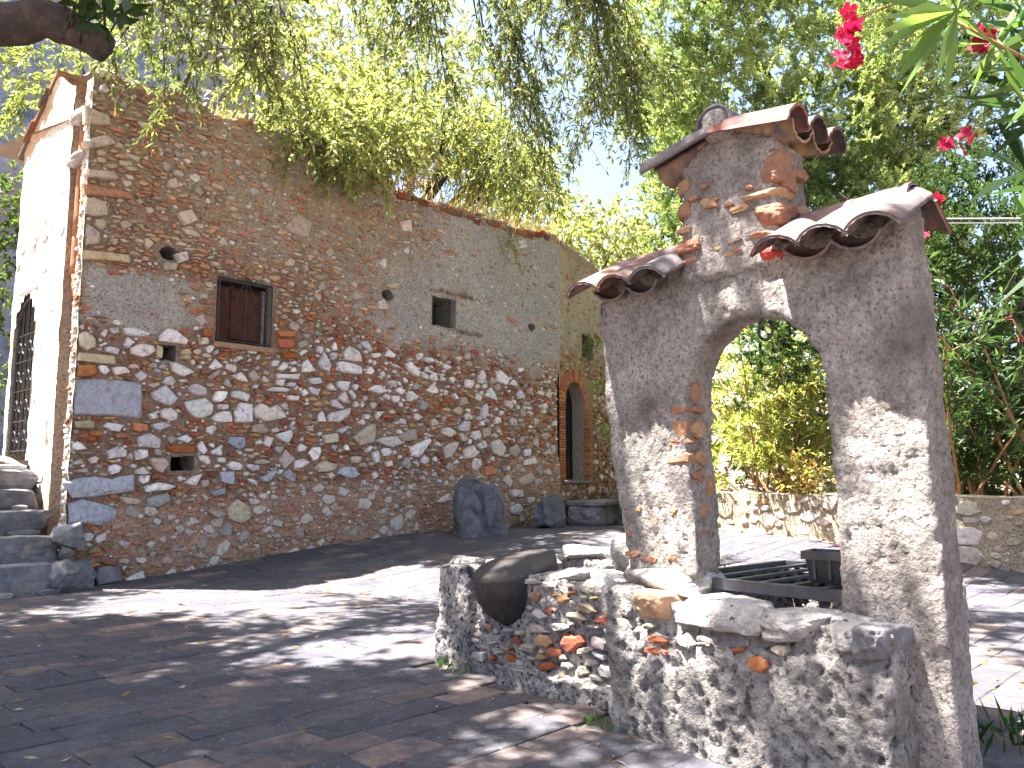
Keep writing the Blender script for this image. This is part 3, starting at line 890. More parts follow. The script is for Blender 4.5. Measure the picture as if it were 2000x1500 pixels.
def annex():
    root = empty('stone_annex', FA(0, .2, 0), label='annex of pale rubble with a brick arched doorway, beyond the crack', cat='house')
    door = (.17, .81, .73, 1.62, 0.); win = (.76, 1.18, 2.25, 2.545, 0.); oc = (1.5, 1.9, 2.85, 3.1, 1.)
    hw = .32; cx = .49
    arch_holes = [door]
    for k in range(9):                                   # stepped approximation under the voussoirs
        z = 1.62 + k * .03; half = hw * math.sqrt(max(0, 1 - ((z - 1.62 + .015) / .285) ** 2)); arch_holes.append((cx - half, cx + half, z - .002, z + .032, 0.))
    top = lambda a: 3.47 - .02 * a + .03 * noise2(a, 0 * a, 6, 3, 61)
    def pl(a, z):
        w = noise2(a, z, 2, 3, 62) * .3
        return np.clip(.95 * sstep(2.0, 2.35, z + w), 0, 1), np.clip(.3 * (1 - sstep(.5, .8, z + w)), 0, 1)
    def dp(a, z): p, b = pl(a, z); return -.012 + .02 * p + .008 * noise2(a, z, 9, 3, 63) + .005 * noise2(a, z, 30, 2, 64)
    def cl(a, z):
        p, b = pl(a, z); n = noise2(a, z, 4, 3, 65)[:, None]; n2 = noise2(a, z, 1.6, 3, 66)[:, None]
        c = np.array((.30, .22, .12)) * (1 - p[:, None]) + np.array((.38, .32, .23)) * p[:, None]
        o = sstep(.15, .5, n2[:, 0])[:, None]
        return np.clip((c * (1 - o * .6) + np.array((.40, .24, .10)) * o * .6) * (1 + .25 * n), .02, .7)
    w = wall_grid(FA, 0, 4.2, -.1, top, .02, dp, cl, arch_holes + [win, oc], 'annex_wall', root, M['mortar'])
    block = [(-.0, 1.16, .70, 1.98, 0.), win, oc]
    emit(FA, fill_rubble(FA, .01, 2.6, .1, top, dp, block, pl, [], 71, rs=.9, tries=(1100, 3500, 1800), tint=(1.05, .95, .78)), w, 200)
    # brick jambs and arch
    def ringbrick(c, s, z, ang, L, H, seed):
        e = np.array([math.cos(ang), math.sin(ang)]); q = np.array([-e[1], e[0]])
        P = np.array([np.array((s, z)) + e * x + q * y for x, y in ((-L / 2, -H / 2), (L / 2, -H / 2), (L / 2, H / 2), (-L / 2, H / 2))])
        return chip(FA, roughen(P, rr, .003), 0, .02, rr)
    rr = np.random.default_rng(9)
    for i in range(30):
        z = .75 + i * .0305
        if z < 1.62:
            obj('brick', *ringbrick(None, .09, z, 0, .15, .024, i), M['brick'], w, pal('o', rr))
            obj('brick', *ringbrick(None, .92, z, 0, .20, .024, i), M['brick'], w, pal('o', rr))
    for i in range(27):
        t = math.pi * (i + .5) / 27
        obj('brick', *ringbrick(None, cx + (hw + .085) * math.cos(t), 1.62 + (.285 + .075) * math.sin(t), t, .16, .036, i), M['brick'], w, pal('o', rr))
    # reveal
    pts = [(door[0], .73), (door[0], 1.62)] + [(cx - hw * math.cos(t), 1.62 + .285 * math.sin(t)) for t in np.linspace(0, math.pi, 14)[1:-1]] + [(door[1], 1.62), (door[1], .73)]
    n = len(pts); v = [FA(a, z, d) for d in (.004, -.15) for a, z in pts]
    dr = obj('doorway', v, [(i, i + 1, n + i + 1, n + i) for i in range(n - 1)] + [(n - 1, 0, n, 2 * n - 1)], M['mortar'], root, (.33, .28, .24))
    obj('recess_shade', [FA(a, z, -.148) for a, z in pts], [tuple(range(n))], M['dark'], dr)  # near-black sheet in place of the shade inside the door
    obj('door_leaf', *bevbox(FA, .60, .66, .74, 1.0, -.147, -.13, .01), M['wood'], dr)
    obj('sill', *bevbox(FA, .10, 1.0, .69, .728, -.3, .05, .01, .004, 1), M['stepstone'], dr)
    for h in (win, oc):
        o = pocket(FA, h, .3, M['mortar'], root, 'window', d0=dp)
    # roof slab edge
    aa = np.linspace(0, 4.2, 60); v = np.concatenate([FA(aa, top(aa), .04), FA(aa, top(aa) + .05, .03), FA(aa, top(aa) + .3, -1.6)])
    obj('roof_edge', v, [(k * 60 + i, k * 60 + i + 1, (k + 1) * 60 + i + 1, (k + 1) * 60 + i) for k in (0, 1) for i in range(59)], M['brick'], root, (.22, .19, .16))
    # crack between the buildings, its shade a near-black sheet
    obj('crack_side', [FA(0, -.1, .0), FA(0, 3.45, .0), FA(0, 3.45, -.6), FA(0, -.1, -.6)], [(0, 1, 2, 3)], M['dark'], root)
annex()

def steps():
    root = empty('stone_steps', FG(0, 0, .4), label='flight of rough grey stone steps climbing to the iron gate', cat='steps')
    r = np.random.default_rng(23)
    rises = [0, .195, .36, .52, .66, .80, .905]
    for k in range(6):
        z0, z1 = rises[k], rises[k + 1]
        g0 = -.13 + k * .165
        d = .015 if k > 0 else -.18
        while d < 2.4:
            w = r.uniform(.26, .55)
            if k == 0 and d < 0: w = .24
            c = FG(g0 + .14 + (k == 5) * .2, (z0 + z1) / 2 - .01, d + w / 2)
            v, f = lump(c, (.16 + (k == 5) * .22, w / 2 * 1.02, (z1 - z0) / 2 * 1.12 + .02), FG.D, 4, 2.2, .10, 3.6, 300 + k * 20 + int(d * 10), .35)
            v[:, 2] = np.where(v[:, 2] > z1, z1 + (v[:, 2] - z1) * .3, v[:, 2])
            obj('step_stone', v, f.tolist(), M['stepstone'], root)
            d += w
        # packing below each nosing
        for i in range(5):
            v, f = lump(FG(g0 - .02, z0 + .02, r.uniform(.05, 1.2)), (.03, r.uniform(.04, .1), .02), FG.D, 2, .6, .15, 2, 500 + k * 9 + i); obj('packing_stone', v, f.tolist(), M['marble'] if i % 2 else M['stepstone'], root)
    v, f = box8(FG, -.08, 1.9, -.05, .0, .02, 2.4), BOXF
    for k in range(1, 6):
        obj('core', box8(FG, -.02 + k * .165, 2.4, rises[k] - .2, rises[k + 1] - .03, .006, 2.4), BOXF, M['joint'], root)
    # boulders at the corner
    for i, (a, z, d, sx, sy, sz) in enumerate(((.02, .36, .03, .10, .12, .10), (-.05, .13, .08, .12, .1, .11), (.10, .09, .05, .12, .09, .1), (.27, .07, .03, .09, .06, .08), (.0, .26, .05, .05, .05, .05))):
        v, f = lump(FW(a, z, d), (sx, sy, sz), FW.D, 4, .9, .22, 2.4, 600 + i, .95, 14); obj('corner_boulder', v, f.tolist(), M['stepstone'], root, smooth=False)
steps()

# ------------------------------------------------------------------ the well
def rough_disp(amp, pits=0., pscale=30., seed=1, big=.02):
    def f(v):
        d = big * fbm(v, 3.2, 3, seed) + amp * fbm(v, 22, 3, seed + 3)
        if pits:
            c = cell(v, pscale, seed + 5); c2 = cell(v, pscale * 2.1, seed + 6)
            d = d - pits * (1 - sstep(.15, .42, c)) - pits * .5 * (1 - sstep(.15, .4, c2))
        return d
    return f

def tile(p0, p1, up, r0, r1, hollow=False, th=.0085, n=15, arc=1.0):
    """barrel tile from p0 to p1; hollow = laid as a channel"""
    p0, p1, up = Vector(p0), Vector(p1), Vector(up); t = (p1 - p0).normalized()
    s = t.cross(up).normalized(); up = s.cross(t).normalized()
    if hollow: up = -up
    v = []; m = 7
    for i in range(m):
        k = i / (m - 1); c0 = p0.lerp(p1, k); r = r0 + (r1 - r0) * k
        for rr in (r, r - th):
            for j in range(n):
                c = c0 + t * (math.sin(j * 2.7 + r0 * 900 + p0.x * 70) * .0022 + math.sin(j * 6.1 + p0.y * 90) * .0016) * (1 if i in (0, m - 1) else 0)
                a = math.pi * arc * (j / (n - 1) - .5)
                v.append(c + s * math.sin(a) * rr + up * (math.cos(a) * rr))
    f = []; q = 2 * n
    for i in range(m - 1):
        for j in range(n - 1):
            f.append((i * q + j, i * q + j + 1, (i + 1) * q + j + 1, (i + 1) * q + j))
            f.append((i * q + n + j + 1, i * q + n + j, (i + 1) * q + n + j, (i + 1) * q + n + j + 1))
        for j in (0, n - 1): f.append((i * q + j, (i + 1) * q + j, (i + 1) * q + n + j, i * q + n + j))
    for i in (0, m - 1):
        for j in range(n - 1): f.append((i * q + j, i * q + n + j, i * q + n + j + 1, i * q + j + 1))
    v = np.array([tuple(x) for x in v]); v += .0035 * fbm(v, 14, 2, 8)[:, None]
    return v, f

def well():
    root = empty('stone_well', WL(.4, 0, .4), label='tall plastered stone well with arch, tiled shoulders and small turret', cat='well')
    r = np.random.default_rng(41)
    # arch wall
    V0, V1 = .115, .245
    op0, op1, sp, hw = .215, .645, .955, .215
    cx = (op0 + op1) / 2
    out = [(-.02, .44), (-.045, .62), (-.085, .8), (-.112, 1.0), (-.12, 1.30), (.02, 1.37), (.21, 1.37), (.535, 1.37), (.78, 1.37), (.855, 1.42), (.875, 1.0), (.902, .5), (.925, -.1)]
    inn = [(.66, -.1), (.655, .5), (op1, .8), (op1, sp)] + [(cx + hw * math.cos(t), sp + .225 * math.sin(t)) for t in np.linspace(0, math.pi, 20)[1:-1]] + [(op0, sp), (op0, .8), (.235, .62), (.235, .44)]
    v, f = voxel_solid([prism(FU, out + inn, V0, V1)], .0125, rough_disp(.007, .007, 34, 3, .018), 3)
    arch = obj('arch_wall', v, f, M['plaster'], root, smooth=True)
    # crown filling under the shoulder tiles
    for a0, a1 in ((-.11, .21), (.535, .848)):
        v, f = voxel_solid([prism(Frame(WL(a0, 0, 0), FU.N[:2]), [(.12, 1.3), (.25, 1.3), (.24, 1.38), (.2, 1.42), (.14, 1.385)], 0, a1 - a0)], .014, rough_disp(.004, 0, 30, 5, .008), 2)
        obj('shoulder_bedding', v, f, M['plaster'], root, smooth=True)
    # turret
    tp = [(.212, 1.30), (.535, 1.30), (.530, 1.66), (.37, 1.745), (.218, 1.66)]
    v, f = voxel_solid([prism(FU, tp, .105, .285)], .011, rough_disp(.006, .006, 36, 9, .012), 2)
    tur = obj('turret', v, f, M['plaster'], root, smooth=True)
    FT = Frame(WL(0, 0, .105), FU.D)                    # front of the turret, outward to the viewer
    FT.N = -FU.N
    FS = Frame(WL(.533, 0, 0), FU.N[:2]); FS.N = FU.D    # right-hand side
    FL = Frame(WL(.216, 0, 0), FU.N[:2]); FL.N = -FU.D
    q = 0
    ocr = [(.31, .16, .095), (.26, .12, .075), (.35, .22, .13), (.24, .13, .085), (.30, .18, .11)]
    def quoin(a0, a1, z0, z1, side, c):
        nonlocal q; q += 1
        if side == 'R': s = [WL(a, z, d) for a in (a0, a1) for z in (z0, z1) for d in (.092, .205)]
        else: s = [WL(a, z, d) for a in (a0, a1) for z in (z0, z1) for d in (.092, .2)]
        c0 = np.mean(s, 0)
        v, f = lump(c0, ((a1 - a0) / 2, .058, (z1 - z0) / 2), FU.D, 4, 1.6, .10, 4.5, 700 + q, .45)
        obj('quoin_brick', v, f.tolist(), M['brick'], tur, c)
    for z0, z1, w in ((1.375, 1.40, .10), (1.405, 1.485, .10), (1.49, 1.52, .12), (1.53, 1.60, .07)):
        quoin(.548 - w, .548, z0, z1, 'R', ocr[q % 5])
    quoin(.47, .55, 1.31, 1.355, 'R', (.40, .06, .045))
    for z0, z1, w in ((1.35, 1.385, .10), (1.39, 1.445, .085), (1.45, 1.47, .06), (1.49, 1.56, .05), (1.57, 1.62, .05)):
        quoin(.203, .203 + w, z0, z1, 'L', ocr[q % 5])
    pcs = []
    for i in range(13):
        a, z = r.uniform(.25, .46), r.uniform(1.32, 1.6); w = r.uniform(.012, .035)
        P = blobpoly(r, a, z, w, w * r.uniform(.3, .6), 6, r.normal(0, .1), .6); pcs.append(('b', P, -.001, .008, np.array(ocr[i % 5]) * r.uniform(.8, 1.1)))
    for i in range(3): pass
    emit(FT, pcs, tur, 40)
    pcs = []
    for z, a, w, h in ((1.40, .15, .03, .03), (1.47, .24, .05, .022), (1.53, .17, .04, .02), (1.58, .22, .05, .02), (1.44, .26, .03, .03), (1.36, .2, .04, .02), (1.60, .13, .03, .025)):
        pcs.append(('b', blobpoly(r, a, z, w, h, 7, 0, .7), .002, .012, np.array(ocr[int(z * 100) % 5])))
    emit(FS, pcs, tur, 40)
    # loose brick in the jamb and face of the arch
    FF = Frame(WL(0, 0, V0), FU.D); FF.N = -FU.N
    pcs = []
    for a, z, w, h in ((.185, .93, .035, .012), (.19, .875, .03, .028), (.185, .835, .04, .01), (.175, .79, .05, .024), (.09, .60, .022, .012), (.03, .635, .012, .01), (.16, .63, .014, .014), (.0, .50, .03, .012), (.07, .49, .035, .014), (.15, .50, .02, .012), (-.01, .56, .016, .012)):
        pcs.append(('b', blobpoly(r, a, z, w, h, 7, 0, .75), -.010, .012, np.array(ocr[int(w * 1000) % 5])))
    emit(FF, pcs, arch, 40)
    FJ = Frame(WL(op0, 0, 0), FU.N[:2]); FJ.N = FU.D
    pcs = []
    for a, z, w, h in ((.16, .93, .03, .012), (.16, .87, .03, .03), (.17, .79, .035, .03), (.15, .735, .025, .02), (.16, .64, .04, .025), (.20, .70, .02, .04), (.15, .98, .02, .035), (.17, .57, .03, .012)):
        pcs.append(('b', blobpoly(r, a, z, w, h, 7, 0, .75), .004, .014, np.array(ocr[int(z * 100) % 5])))
    FR = Frame(WL(op1, 0, 0), FU.N[:2]); FR.N = -FU.D
    emit(FJ, pcs, arch, 40)
    pcs = [('b', blobpoly(r, .15, z, .028, .02, 7, 0, .8), -.017, .010, np.array((.33, .11, .06))) for z in (.50, .56, .62, .68)]
    emit(FR, pcs, arch, 40)
    # tiles: shoulders slope to the front, turret slopes to both sides
    tc = [(.20, .12, .095), (.16, .12, .11), (.18, .10, .08), (.22, .15, .115), (.15, .13, .13)]
    k = 0
    def shoulder(u_list, pans):
        nonlocal k
        for u in pans:
            v, f = tile(WL(u, 1.47, .225), WL(u, 1.352, .030), (0, 0, 1), .075, .080, True, arc=.66)
            obj('channel_tile', v, f, M['tile'], root, tc[k % 5], smooth=True); k += 1
        for u in u_list:
            v, f = tile(WL(u, 1.385, .235), WL(u, 1.268, .020), (0, 0, 1), .078, .084, arc=.66); obj('cover_tile', v, f, M['tile'], root, tc[k % 5], smooth=True); k += 1
            v, f = tile(WL(u, 1.385, .205), WL(u, 1.315, .285), (0, 0, 1), .078, .082, arc=.66); obj('cover_tile', v, f, M['tile'], root, tc[k % 5], smooth=True); k += 1
    shoulder([.58, .705, .828], [.643, .767])
    shoulder([-.085, .04, .165], [-.022, .103])
    # ridge tiles over the shoulders
    for a0, a1 in ((-.11, .2), (.55, .71), (.69, .858)):
        v, f = tile(WL(a0, 1.392 + (.0 if a0 < .6 else .004), .205), WL(a1, 1.395 + (.0 if a0 < .6 else .006), .205), (0, 0, 1), .058, .062); obj('ridge_tile', v, f, M['tile'], root, (.19, .115, .105), smooth=True)
    # turret cap
    for i, vv in enumerate((.105, .215, .325)):
        v, f = tile(WL(.345, 1.712, vv), WL(.605, 1.665, vv), (0, 0, 1), .05, .058); obj('cover_tile', v, f, M['tile'], root, (.24, .105, .085) if i == 0 else tc[i], smooth=True)
        v, f = tile(WL(.375, 1.712, vv), WL(.115, 1.655, vv), (0, 0, 1), .05, .058); obj('cover_tile', v, f, M['tile'], root, (.14, .12, .12) if i == 0 else tc[i + 1], smooth=True)
    for vv in (.16, .27):
        v, f = tile(WL(.345, 1.735, vv), WL(.59, 1.693, vv), (0, 0, 1), .048, .055, True); obj('channel_tile', v, f, M['tile'], root, (.3, .21, .12), smooth=True)
        v, f = tile(WL(.375, 1.735, vv), WL(.13, 1.682, vv), (0, 0, 1), .048, .055, True); obj('channel_tile', v, f, M['tile'], root, (.25, .16, .12), smooth=True)
    v, f = tile(WL(.36, 1.735, .07), WL(.36, 1.735, .36), (0, 0, 1), .062, .06); obj('ridge_tile', v, f, M['tile'], root, (.15, .15, .16), smooth=True)
    v, f = lump(WL(.36, 1.745, .11), (.05, .05, .05), FU.D, 3, .1, .05, 2, 5); obj('ridge_mortar', v, f.tolist(), M['plaster'], root, smooth=True)
    # iron ring under the crown of the arch
    ring = [WL(.43 + .022 * math.cos(t), 1.145 + .028 * math.sin(t), .2) for t in np.linspace(-4.2, 1.1, 18)]
    obj('iron_ring', *tube([WL(.425, 1.2, .2)] + ring, .0045, 6), M['iron'], root)
    # parapet: four thick sides round the shaft
    sides = [box8(FU, -.0, .81, -.06, .30, .0, .17), box8(FU, -.0, .645, -.06, .40, .84, .97), box8(FU, .0, .10, -.06, .405, .02, .97), box8(FU, .555, .645, -.06, .40, .2, .97), box8(FU, .62, .82, -.06, .38, .02, .2)]
    v, f = voxel_solid([(s, BOXF) for s in sides] + [(box8(FU, .01, .80, .2, .385, .03, .18), BOXF)], .010, rough_disp(.010, .014, 26, 13, .03), 3)
    par = obj('parapet', v, f, M['pitted'], root, smooth=True)
    obj('shaft_floor', box8(FU, .05, .62, .02, .06, .1, .9), BOXF, M['dark'], root)  # near-black, standing in for the shade of a deep shaft
    # capstones along the front
    caps = [(.16, .345, .072, .075, .045, 'brick', (.42, .26, .16)), (.335, .39, .10, .09, .05, 'marble', None), (.59, .375, .125, .10, .058, 'marble', None), (.755, .365, .07, .09, .055, 'marble', None), (.055, .37, .065, .08, .04, 'trough', None), (.84, .355, .05, .075, .06, 'stepstone', None)]
    xs = [(.02, .085, .372, 'pitted', None), (.095, .225, .372, 'brick', (.42, .25, .15)), (.23, .50, .375, 'marble', None), (.505, .66, .37, 'marble', None), (.663, .74, .362, 'marble', None), (.738, .825, .355, 'stepstone', None)]
    for i, (a0, a1, z, m_, c) in enumerate(xs):
        v, f = lump(WL((a0 + a1) / 2, z - .002, .085), ((a1 - a0) / 2 * 1.04, .092, .040), FU.D, 5, 2.2, .12, 3.4, 820 + i, .4)
        obj('capstone', v, f.tolist(), M[m_], root, c, smooth=True)
    pcs = []
    FP = Frame(WL(0, 0, .0), FU.D); FP.N = -FU.N
    for i in range(22):
        a, z = r.uniform(.04, .6), r.uniform(.25, .315); w = r.uniform(.012, .04)
        P = blobpoly(r, a, z, w, w * r.uniform(.3, .7), 7, r.normal(0, .15), .4); kk = r.random()
        pcs.append(('b' if kk < .4 else 's', P, -.016, .018, pal('r' if kk < .4 else 't', r)))
    pk = Packer(0, .9, 0, .5); pcs = [p for p in pcs if pk.put(p[1])]
    emit(FP, pcs, par, 40)
    # flat slab the left pillar stands on
    v, f = lump(WL(.09, .425, .2), (.155, .15, .05), FU.D, 4, 1.1, .14, 2.8, 850, .6); obj('footing_slab', v, f.tolist(), M['marble'], root, smooth=True)
    # rubble core showing at the foot of the right-hand pillar
well()

def grate():
    root = empty('iron_grate', WL(.42, .43, .5), label='flat black iron grate of crossed bars over the well shaft', cat='grate')
    u0, u1, v0, v1, z = .105, .64, .185, .82, .428
    for a, b in (((u0, v0), (u1, v0)), ((u0, v1), (u1, v1)), ((u0, v0), (u0, v1)), ((u1, v0), (u1, v1))):
        du = .012 if a[0] == b[0] else 0; dv = .012 if a[1] == b[1] else 0
        obj('frame_bar', box8(FU, a[0] - du, b[0] + du, z - .014, z + .016, a[1] - dv, b[1] + dv), BOXF, M['steel'], root)
    for i in range(1, 9):
        v = v0 + (v1 - v0) * i / 9
        obj('rod', *tube([WL(u0, z - .004, v), WL(u1, z - .004, v)], .006, 6), M['steel'], root)
    for i in range(1, 6):
        u = u0 + (u1 - u0) * i / 6
        obj('flat_bar', box8(FU, u - .010, u + .010, z + .004, z + .012, v0 + .0, v1 - .0), BOXF, M['steel'], root)
grate()

def planter():
    c = WL(.535, .444, .335)
    root = empty('planter_box', c, label='small black plastic planter box standing on the well grate', cat='planter')
    F = Frame(c, (.80, -.60)); w, d, h = .068, .05, .085
    def ring(z, k): return [F(sx * w * k, z, sy * d * k) for sx, sy in ((-1, -1), (1, -1), (1, 1), (-1, 1))]
    v = np.array(ring(0, .8) + ring(h - .022, .95) + ring(h - .022, 1.1) + ring(h, 1.1) + ring(h, 1.0) + ring(.02, .78))
    f = [(0, 1, 2, 3)] + [(k * 4 + i, k * 4 + (i + 1) % 4, k * 4 + 4 + (i + 1) % 4, k * 4 + 4 + i) for k in range(5) for i in range(4)] + [(20, 21, 22, 23)]
    obj('box', v, f, M['plastic'], root)
    for s in (-.6, 0, .6):
        for e in (-1, 1): obj('rib', box8(F, s * w - .004, s * w + .004, .01, h - .022, e * d * .84, e * d * .99), BOXF, M['plastic'], root)
planter()
v, f = lump(WL(.60, .44, .80), (.07, .05, .05), FU.D, 3, .4, .2, 2, 77, .5)
tag(obj('rock', v, f.tolist(), M['marble'], smooth=True), 'small pale rock lying on the well rim behind the planter box', 'rock')

def trough():
    root = empty('stone_trough', WL(-.55, 0, .55), label='low rough stone trough joined to the left of the well', cat='trough')
    r = np.random.default_rng(61)
    sides = [box8(FU, -1.07, .02, -.06, .385, .20, .345), box8(FU, -1.07, .02, -.06, .395, .80, .95), box8(FU, -1.09, -.93, -.06, .39, .20, .95), box8(FU, -1.0, 0, -.06, .14, .3, .9)]
    # curved buttress flaring to the left of the bowl and a kerb along the foot
    b1 = prism(FU, [(-.86, -.05), (-.99, -.05), (-.99, .2), (-.93, .40), (-.86, .40)], .175, .25)
    k1 = (box8(FU, -.68, .02, -.06, .075, .13, .25), BOXF)
    v, f = voxel_solid([(s, BOXF) for s in sides] + [b1, k1], .011, rough_disp(.011, .012, 28, 23, .035), 3)
    body = obj('body', v, f, M['trough'], root, smooth=True)
    F = Frame(WL(0, 0, .195), FU.D); F.N = -FU.N
    pk = Packer(-1.1, .05, 0, .45); pcs = []
    pk.put(np.array([(-.87, .19), (-.56, .19), (-.56, .45), (-.87, .45)]), True)
    for i in range(420):
        a, z = r.uniform(-.85, -.02), r.uniform(.06, .37); w = r.uniform(.014, .05) * (1.2 - .6 * i / 420)
        P = blobpoly(r, a, z, w * 1.15, w * r.uniform(.3, .65), int(r.integers(5, 7)), r.normal(0, .1), .7)
        if P[:, 1].max() > .385 or not pk.put(P): continue
        kk = r.random(); pcs.append(('b' if kk < .3 else 's', P, -.012, r.uniform(.012, .026), pal('r' if kk < .3 else ('t' if kk < .62 else 'g' if kk < .88 else 'w'), r) * .85))
    emit(F, pcs, body, 90)
    # dark bowl-shaped stone bulging from the front
    v, f = ico(5); v = v.copy(); v = v * (1 + .13 * fbm(v + 4, 1.7, 4, 4))[:, None]
    lid = .36 + .30 * v[:, 1]                              # worn top, sloping down to the front
    v[:, 2] = np.where(v[:, 2] > lid, lid + (v[:, 2] - lid) * .18, v[:, 2])
    P = WL(v[:, 0] * .17 - .69, v[:, 2] * .175 + .345, v[:, 1] * .17 + .275)
    obj('bowl_stone', P, f.tolist(), M['bowl'], root, smooth=True)
    # rim stones and the white boulders by the pillar
    rim = [(-1.0, .39, .27, .08, .07, .035, 'trough'), (-.93, .395, .6, .07, .12, .03, 'marble'), (-.9, .40, .86, .13, .08, .035, 'marble'), (-.62, .405, .87, .15, .075, .03, 'marble'), (-.33, .41, .86, .14, .08, .04, 'marble'),
           (-.40, .385, .27, .11, .07, .03, 'marble'), (-.2, .385, .27, .1, .075, .035, 'marble'), (-.08, .40, .33, .09, .10, .04, 'trough'), (-.33, .45, .62, .16, .14, .075, 'marble'), (-.14, .42, .52, .12, .13, .06, 'marble')]
    for i, (u, z, vv, su, sv, sz, m_) in enumerate(rim):
        v, f = lump(WL(u, z, vv), (su, sv, sz), FU.D, 4, .8, .2, 2.8, 900 + i, .7); obj('rim_stone', v, f.tolist(), M[m_], root, smooth=True)
trough()

# ------------------------------------------------------------------ rocks and bench by the house
def rocks():
    FR_ = Frame((-.50, 7.42), (1, .25)); FR_.N = -FR_.N
    ol = [(.02, .1), (0, .40), (.025, .66), (.115, .76), (.20, .745), (.235, .70), (.3, .69), (.40, .665), (.45, .48), (.485, .22), (.47, .1)]
    def dsp(v): return .035 * fbm(v, 4, 3, 71) + .012 * np.abs(fbm(v, 14, 2, 72)) - .03 * (1 - sstep(.0, .25, np.abs(fbm(v * (1, 1, .35), 5, 2, 73))))
    v, f = voxel_solid([prism(FR_, ol, 0, .22), prism(FR_, [(.03, .1), (.03, .5), (.12, .70), (.2, .5), (.22, .1)], -.06, .1)], .016, dsp, 1)
    tag(obj('standing_rock', v, f, M['darkrock'], smooth=False), 'tall dark pointed rock leaning against the foot of the house wall', 'rock')
    v, f = lump((.40, 8.62, .36), (.23, .17, .22), FW.D, 5, .5, .2, 2.2, 37, .95, 14)
    tag(obj('low_rock', v, f.tolist(), M['darkrock'], smooth=False), 'squat dark rock on the ground between the pointed rock and the bench', 'rock')
    b = empty('stone_bench', FA(.9, .24, .25), label='low stone bench along the foot of the annex wall', cat='bench')
    for i in range(5):
        a = -.05 + i * .62
        v, f = lump(FA(a + .31, .34, .28), (.32, .2, .13), FA.D, 3, .85, .1, 2.5, 930 + i); obj('base_stone', v, f.tolist(), M['stepstone'], b)
        v, f = lump(FA(a + .31, .475, .28), (.325, .24, .03), FA.D, 3, .9, .08, 2.5, 950 + i); obj('seat_slab', v, f.tolist(), M['stepstone'], b, smooth=True)
rocks()

def low_wall():
    A, B = np.array((1.2, 9.75)), np.array((5.6, 3.2)); D = (B - A); Ln = np.linalg.norm(D)
    F = Frame(A, D)                                     # outward = towards the terrace (left/front)
    root = empty('low_wall', (*A, .24), label='low rubble boundary wall running behind the well', cat='wall')
    def top(a): return .60 + .02 * noise2(a, 0 * a, 3, 3, 81)
    def dp(a, z): return .014 * noise2(a, z, 4, 3, 82) + .008 * noise2(a, z, 15, 3, 83)
    def cl(a, z):
        n = noise2(a, z, 3, 3, 84)[:, None]; return np.clip(np.array((.30, .245, .18)) * (1 + .35 * n), .03, .7)
    F2 = F
    if (F2.N @ np.array([-1, -1, 0])) < 0: F2.N = -F2.N
    wall = wall_grid(F2, 0, Ln, .0, top, .03, dp, cl, [], 'wall_face', root, M['mortar'])
    nopl = lambda a, z: (0 * a + .45, 0 * a)
    r = np.random.default_rng(88); pk = Packer(0, Ln, 0, .8); pcs = []
    for i in range(900):
        a, z = r.uniform(.1, Ln), r.uniform(.1, .58); w = r.uniform(.03, .13) * (1.2 - .8 * i / 900)
        P = blobpoly(r, a, z, w, w * r.uniform(.45, .75), int(r.integers(6, 9)), r.normal(0, .1), .4)
        if P[:, 1].max() > .585 or not pk.put(P): continue
        kk = r.random(); pcs.append(('b' if kk < .15 else 's', P, 0, r.uniform(.008, .02), pal('r' if kk < .15 else 't' if kk < .9 else 'w', r)))
    emit(F2, pcs, wall, 120)
    aa = np.linspace(0, Ln, 80); v = np.concatenate([F2(aa, top(aa), dp(aa, top(aa))), F2(aa, top(aa) + .015, -.12), F2(aa, top(aa) - .02, -.3), F2(aa, 0 * aa, -.3)])
    obj('wall_cap', v, [(k * 80 + i, k * 80 + i + 1, (k + 1) * 80 + i + 1, (k + 1) * 80 + i) for k in range(3) for i in range(79)], M['mortar'], root, (.40, .33, .25), smooth=True)
    return F2, Ln
FB, LB = low_wall()

# ------------------------------------------------------------------ the hill behind
def cliff():
    O = FW(-9, 0, -10); n, m = 130, 60
    a = np.linspace(0, 27, n); z = np.linspace(0, 1, m); A, T = np.meshgrid(a, z)
    H = 15 - 5 * sstep(16.5, 20, A) - 6 * sstep(19, 23, A) + 1.6 * noise2(A.ravel(), 0 * A.ravel(), .5, 3, 91).reshape(A.shape)
    Z = T * H - .3; Dd = -(T ** 1.4) * 2.5
    P = np.stack([A.ravel(), Z.ravel(), 0 * A.ravel()], 1)
    Dd = Dd + (1.3 * fbm(P, .45, 4, 92) + .5 * fbm(P * (1, .5, 1), 1.8, 3, 93)).reshape(A.shape)
    F = Frame(O, FW.D); v = F(A, Z, Dd).reshape(-1, 3); i = np.arange(n * m).reshape(m, n)
    f = np.stack([i[:-1, :-1], i[:-1, 1:], i[1:, 1:], i[1:, :-1]], -1).reshape(-1, 4)
    tag(obj('cliff', v, f, M['cliff'], smooth=True), kind='structure')
    # grassy bank behind the house and the trees
    xs = np.linspace(-16, 30, 60); ys = np.linspace(9.5, 60, 45); X, Y = np.meshgrid(xs, ys)
    hh = sstep(10.5, 16, Y + .25 * X) * 3.2 + sstep(14, 45, Y) * 3.5
    hh = hh * (.35 + .65 * (1 - sstep(2, 9, X)))
    Z = gz(X, Y) - .05 + hh + .3 * fbm(np.stack([X.ravel(), Y.ravel(), 0 * X.ravel()], 1), .3, 3, 95).reshape(X.shape) * sstep(11, 14, Y)
    i = np.arange(X.size).reshape(X.shape); f = np.stack([i[:-1, :-1], i[:-1, 1:], i[1:, 1:], i[1:, :-1]], -1).reshape(-1, 4)
    tag(obj('hillside', np.stack([X, Y, Z], -1).reshape(-1, 3), f, M['earth'], smooth=True), kind='structure')
cliff()

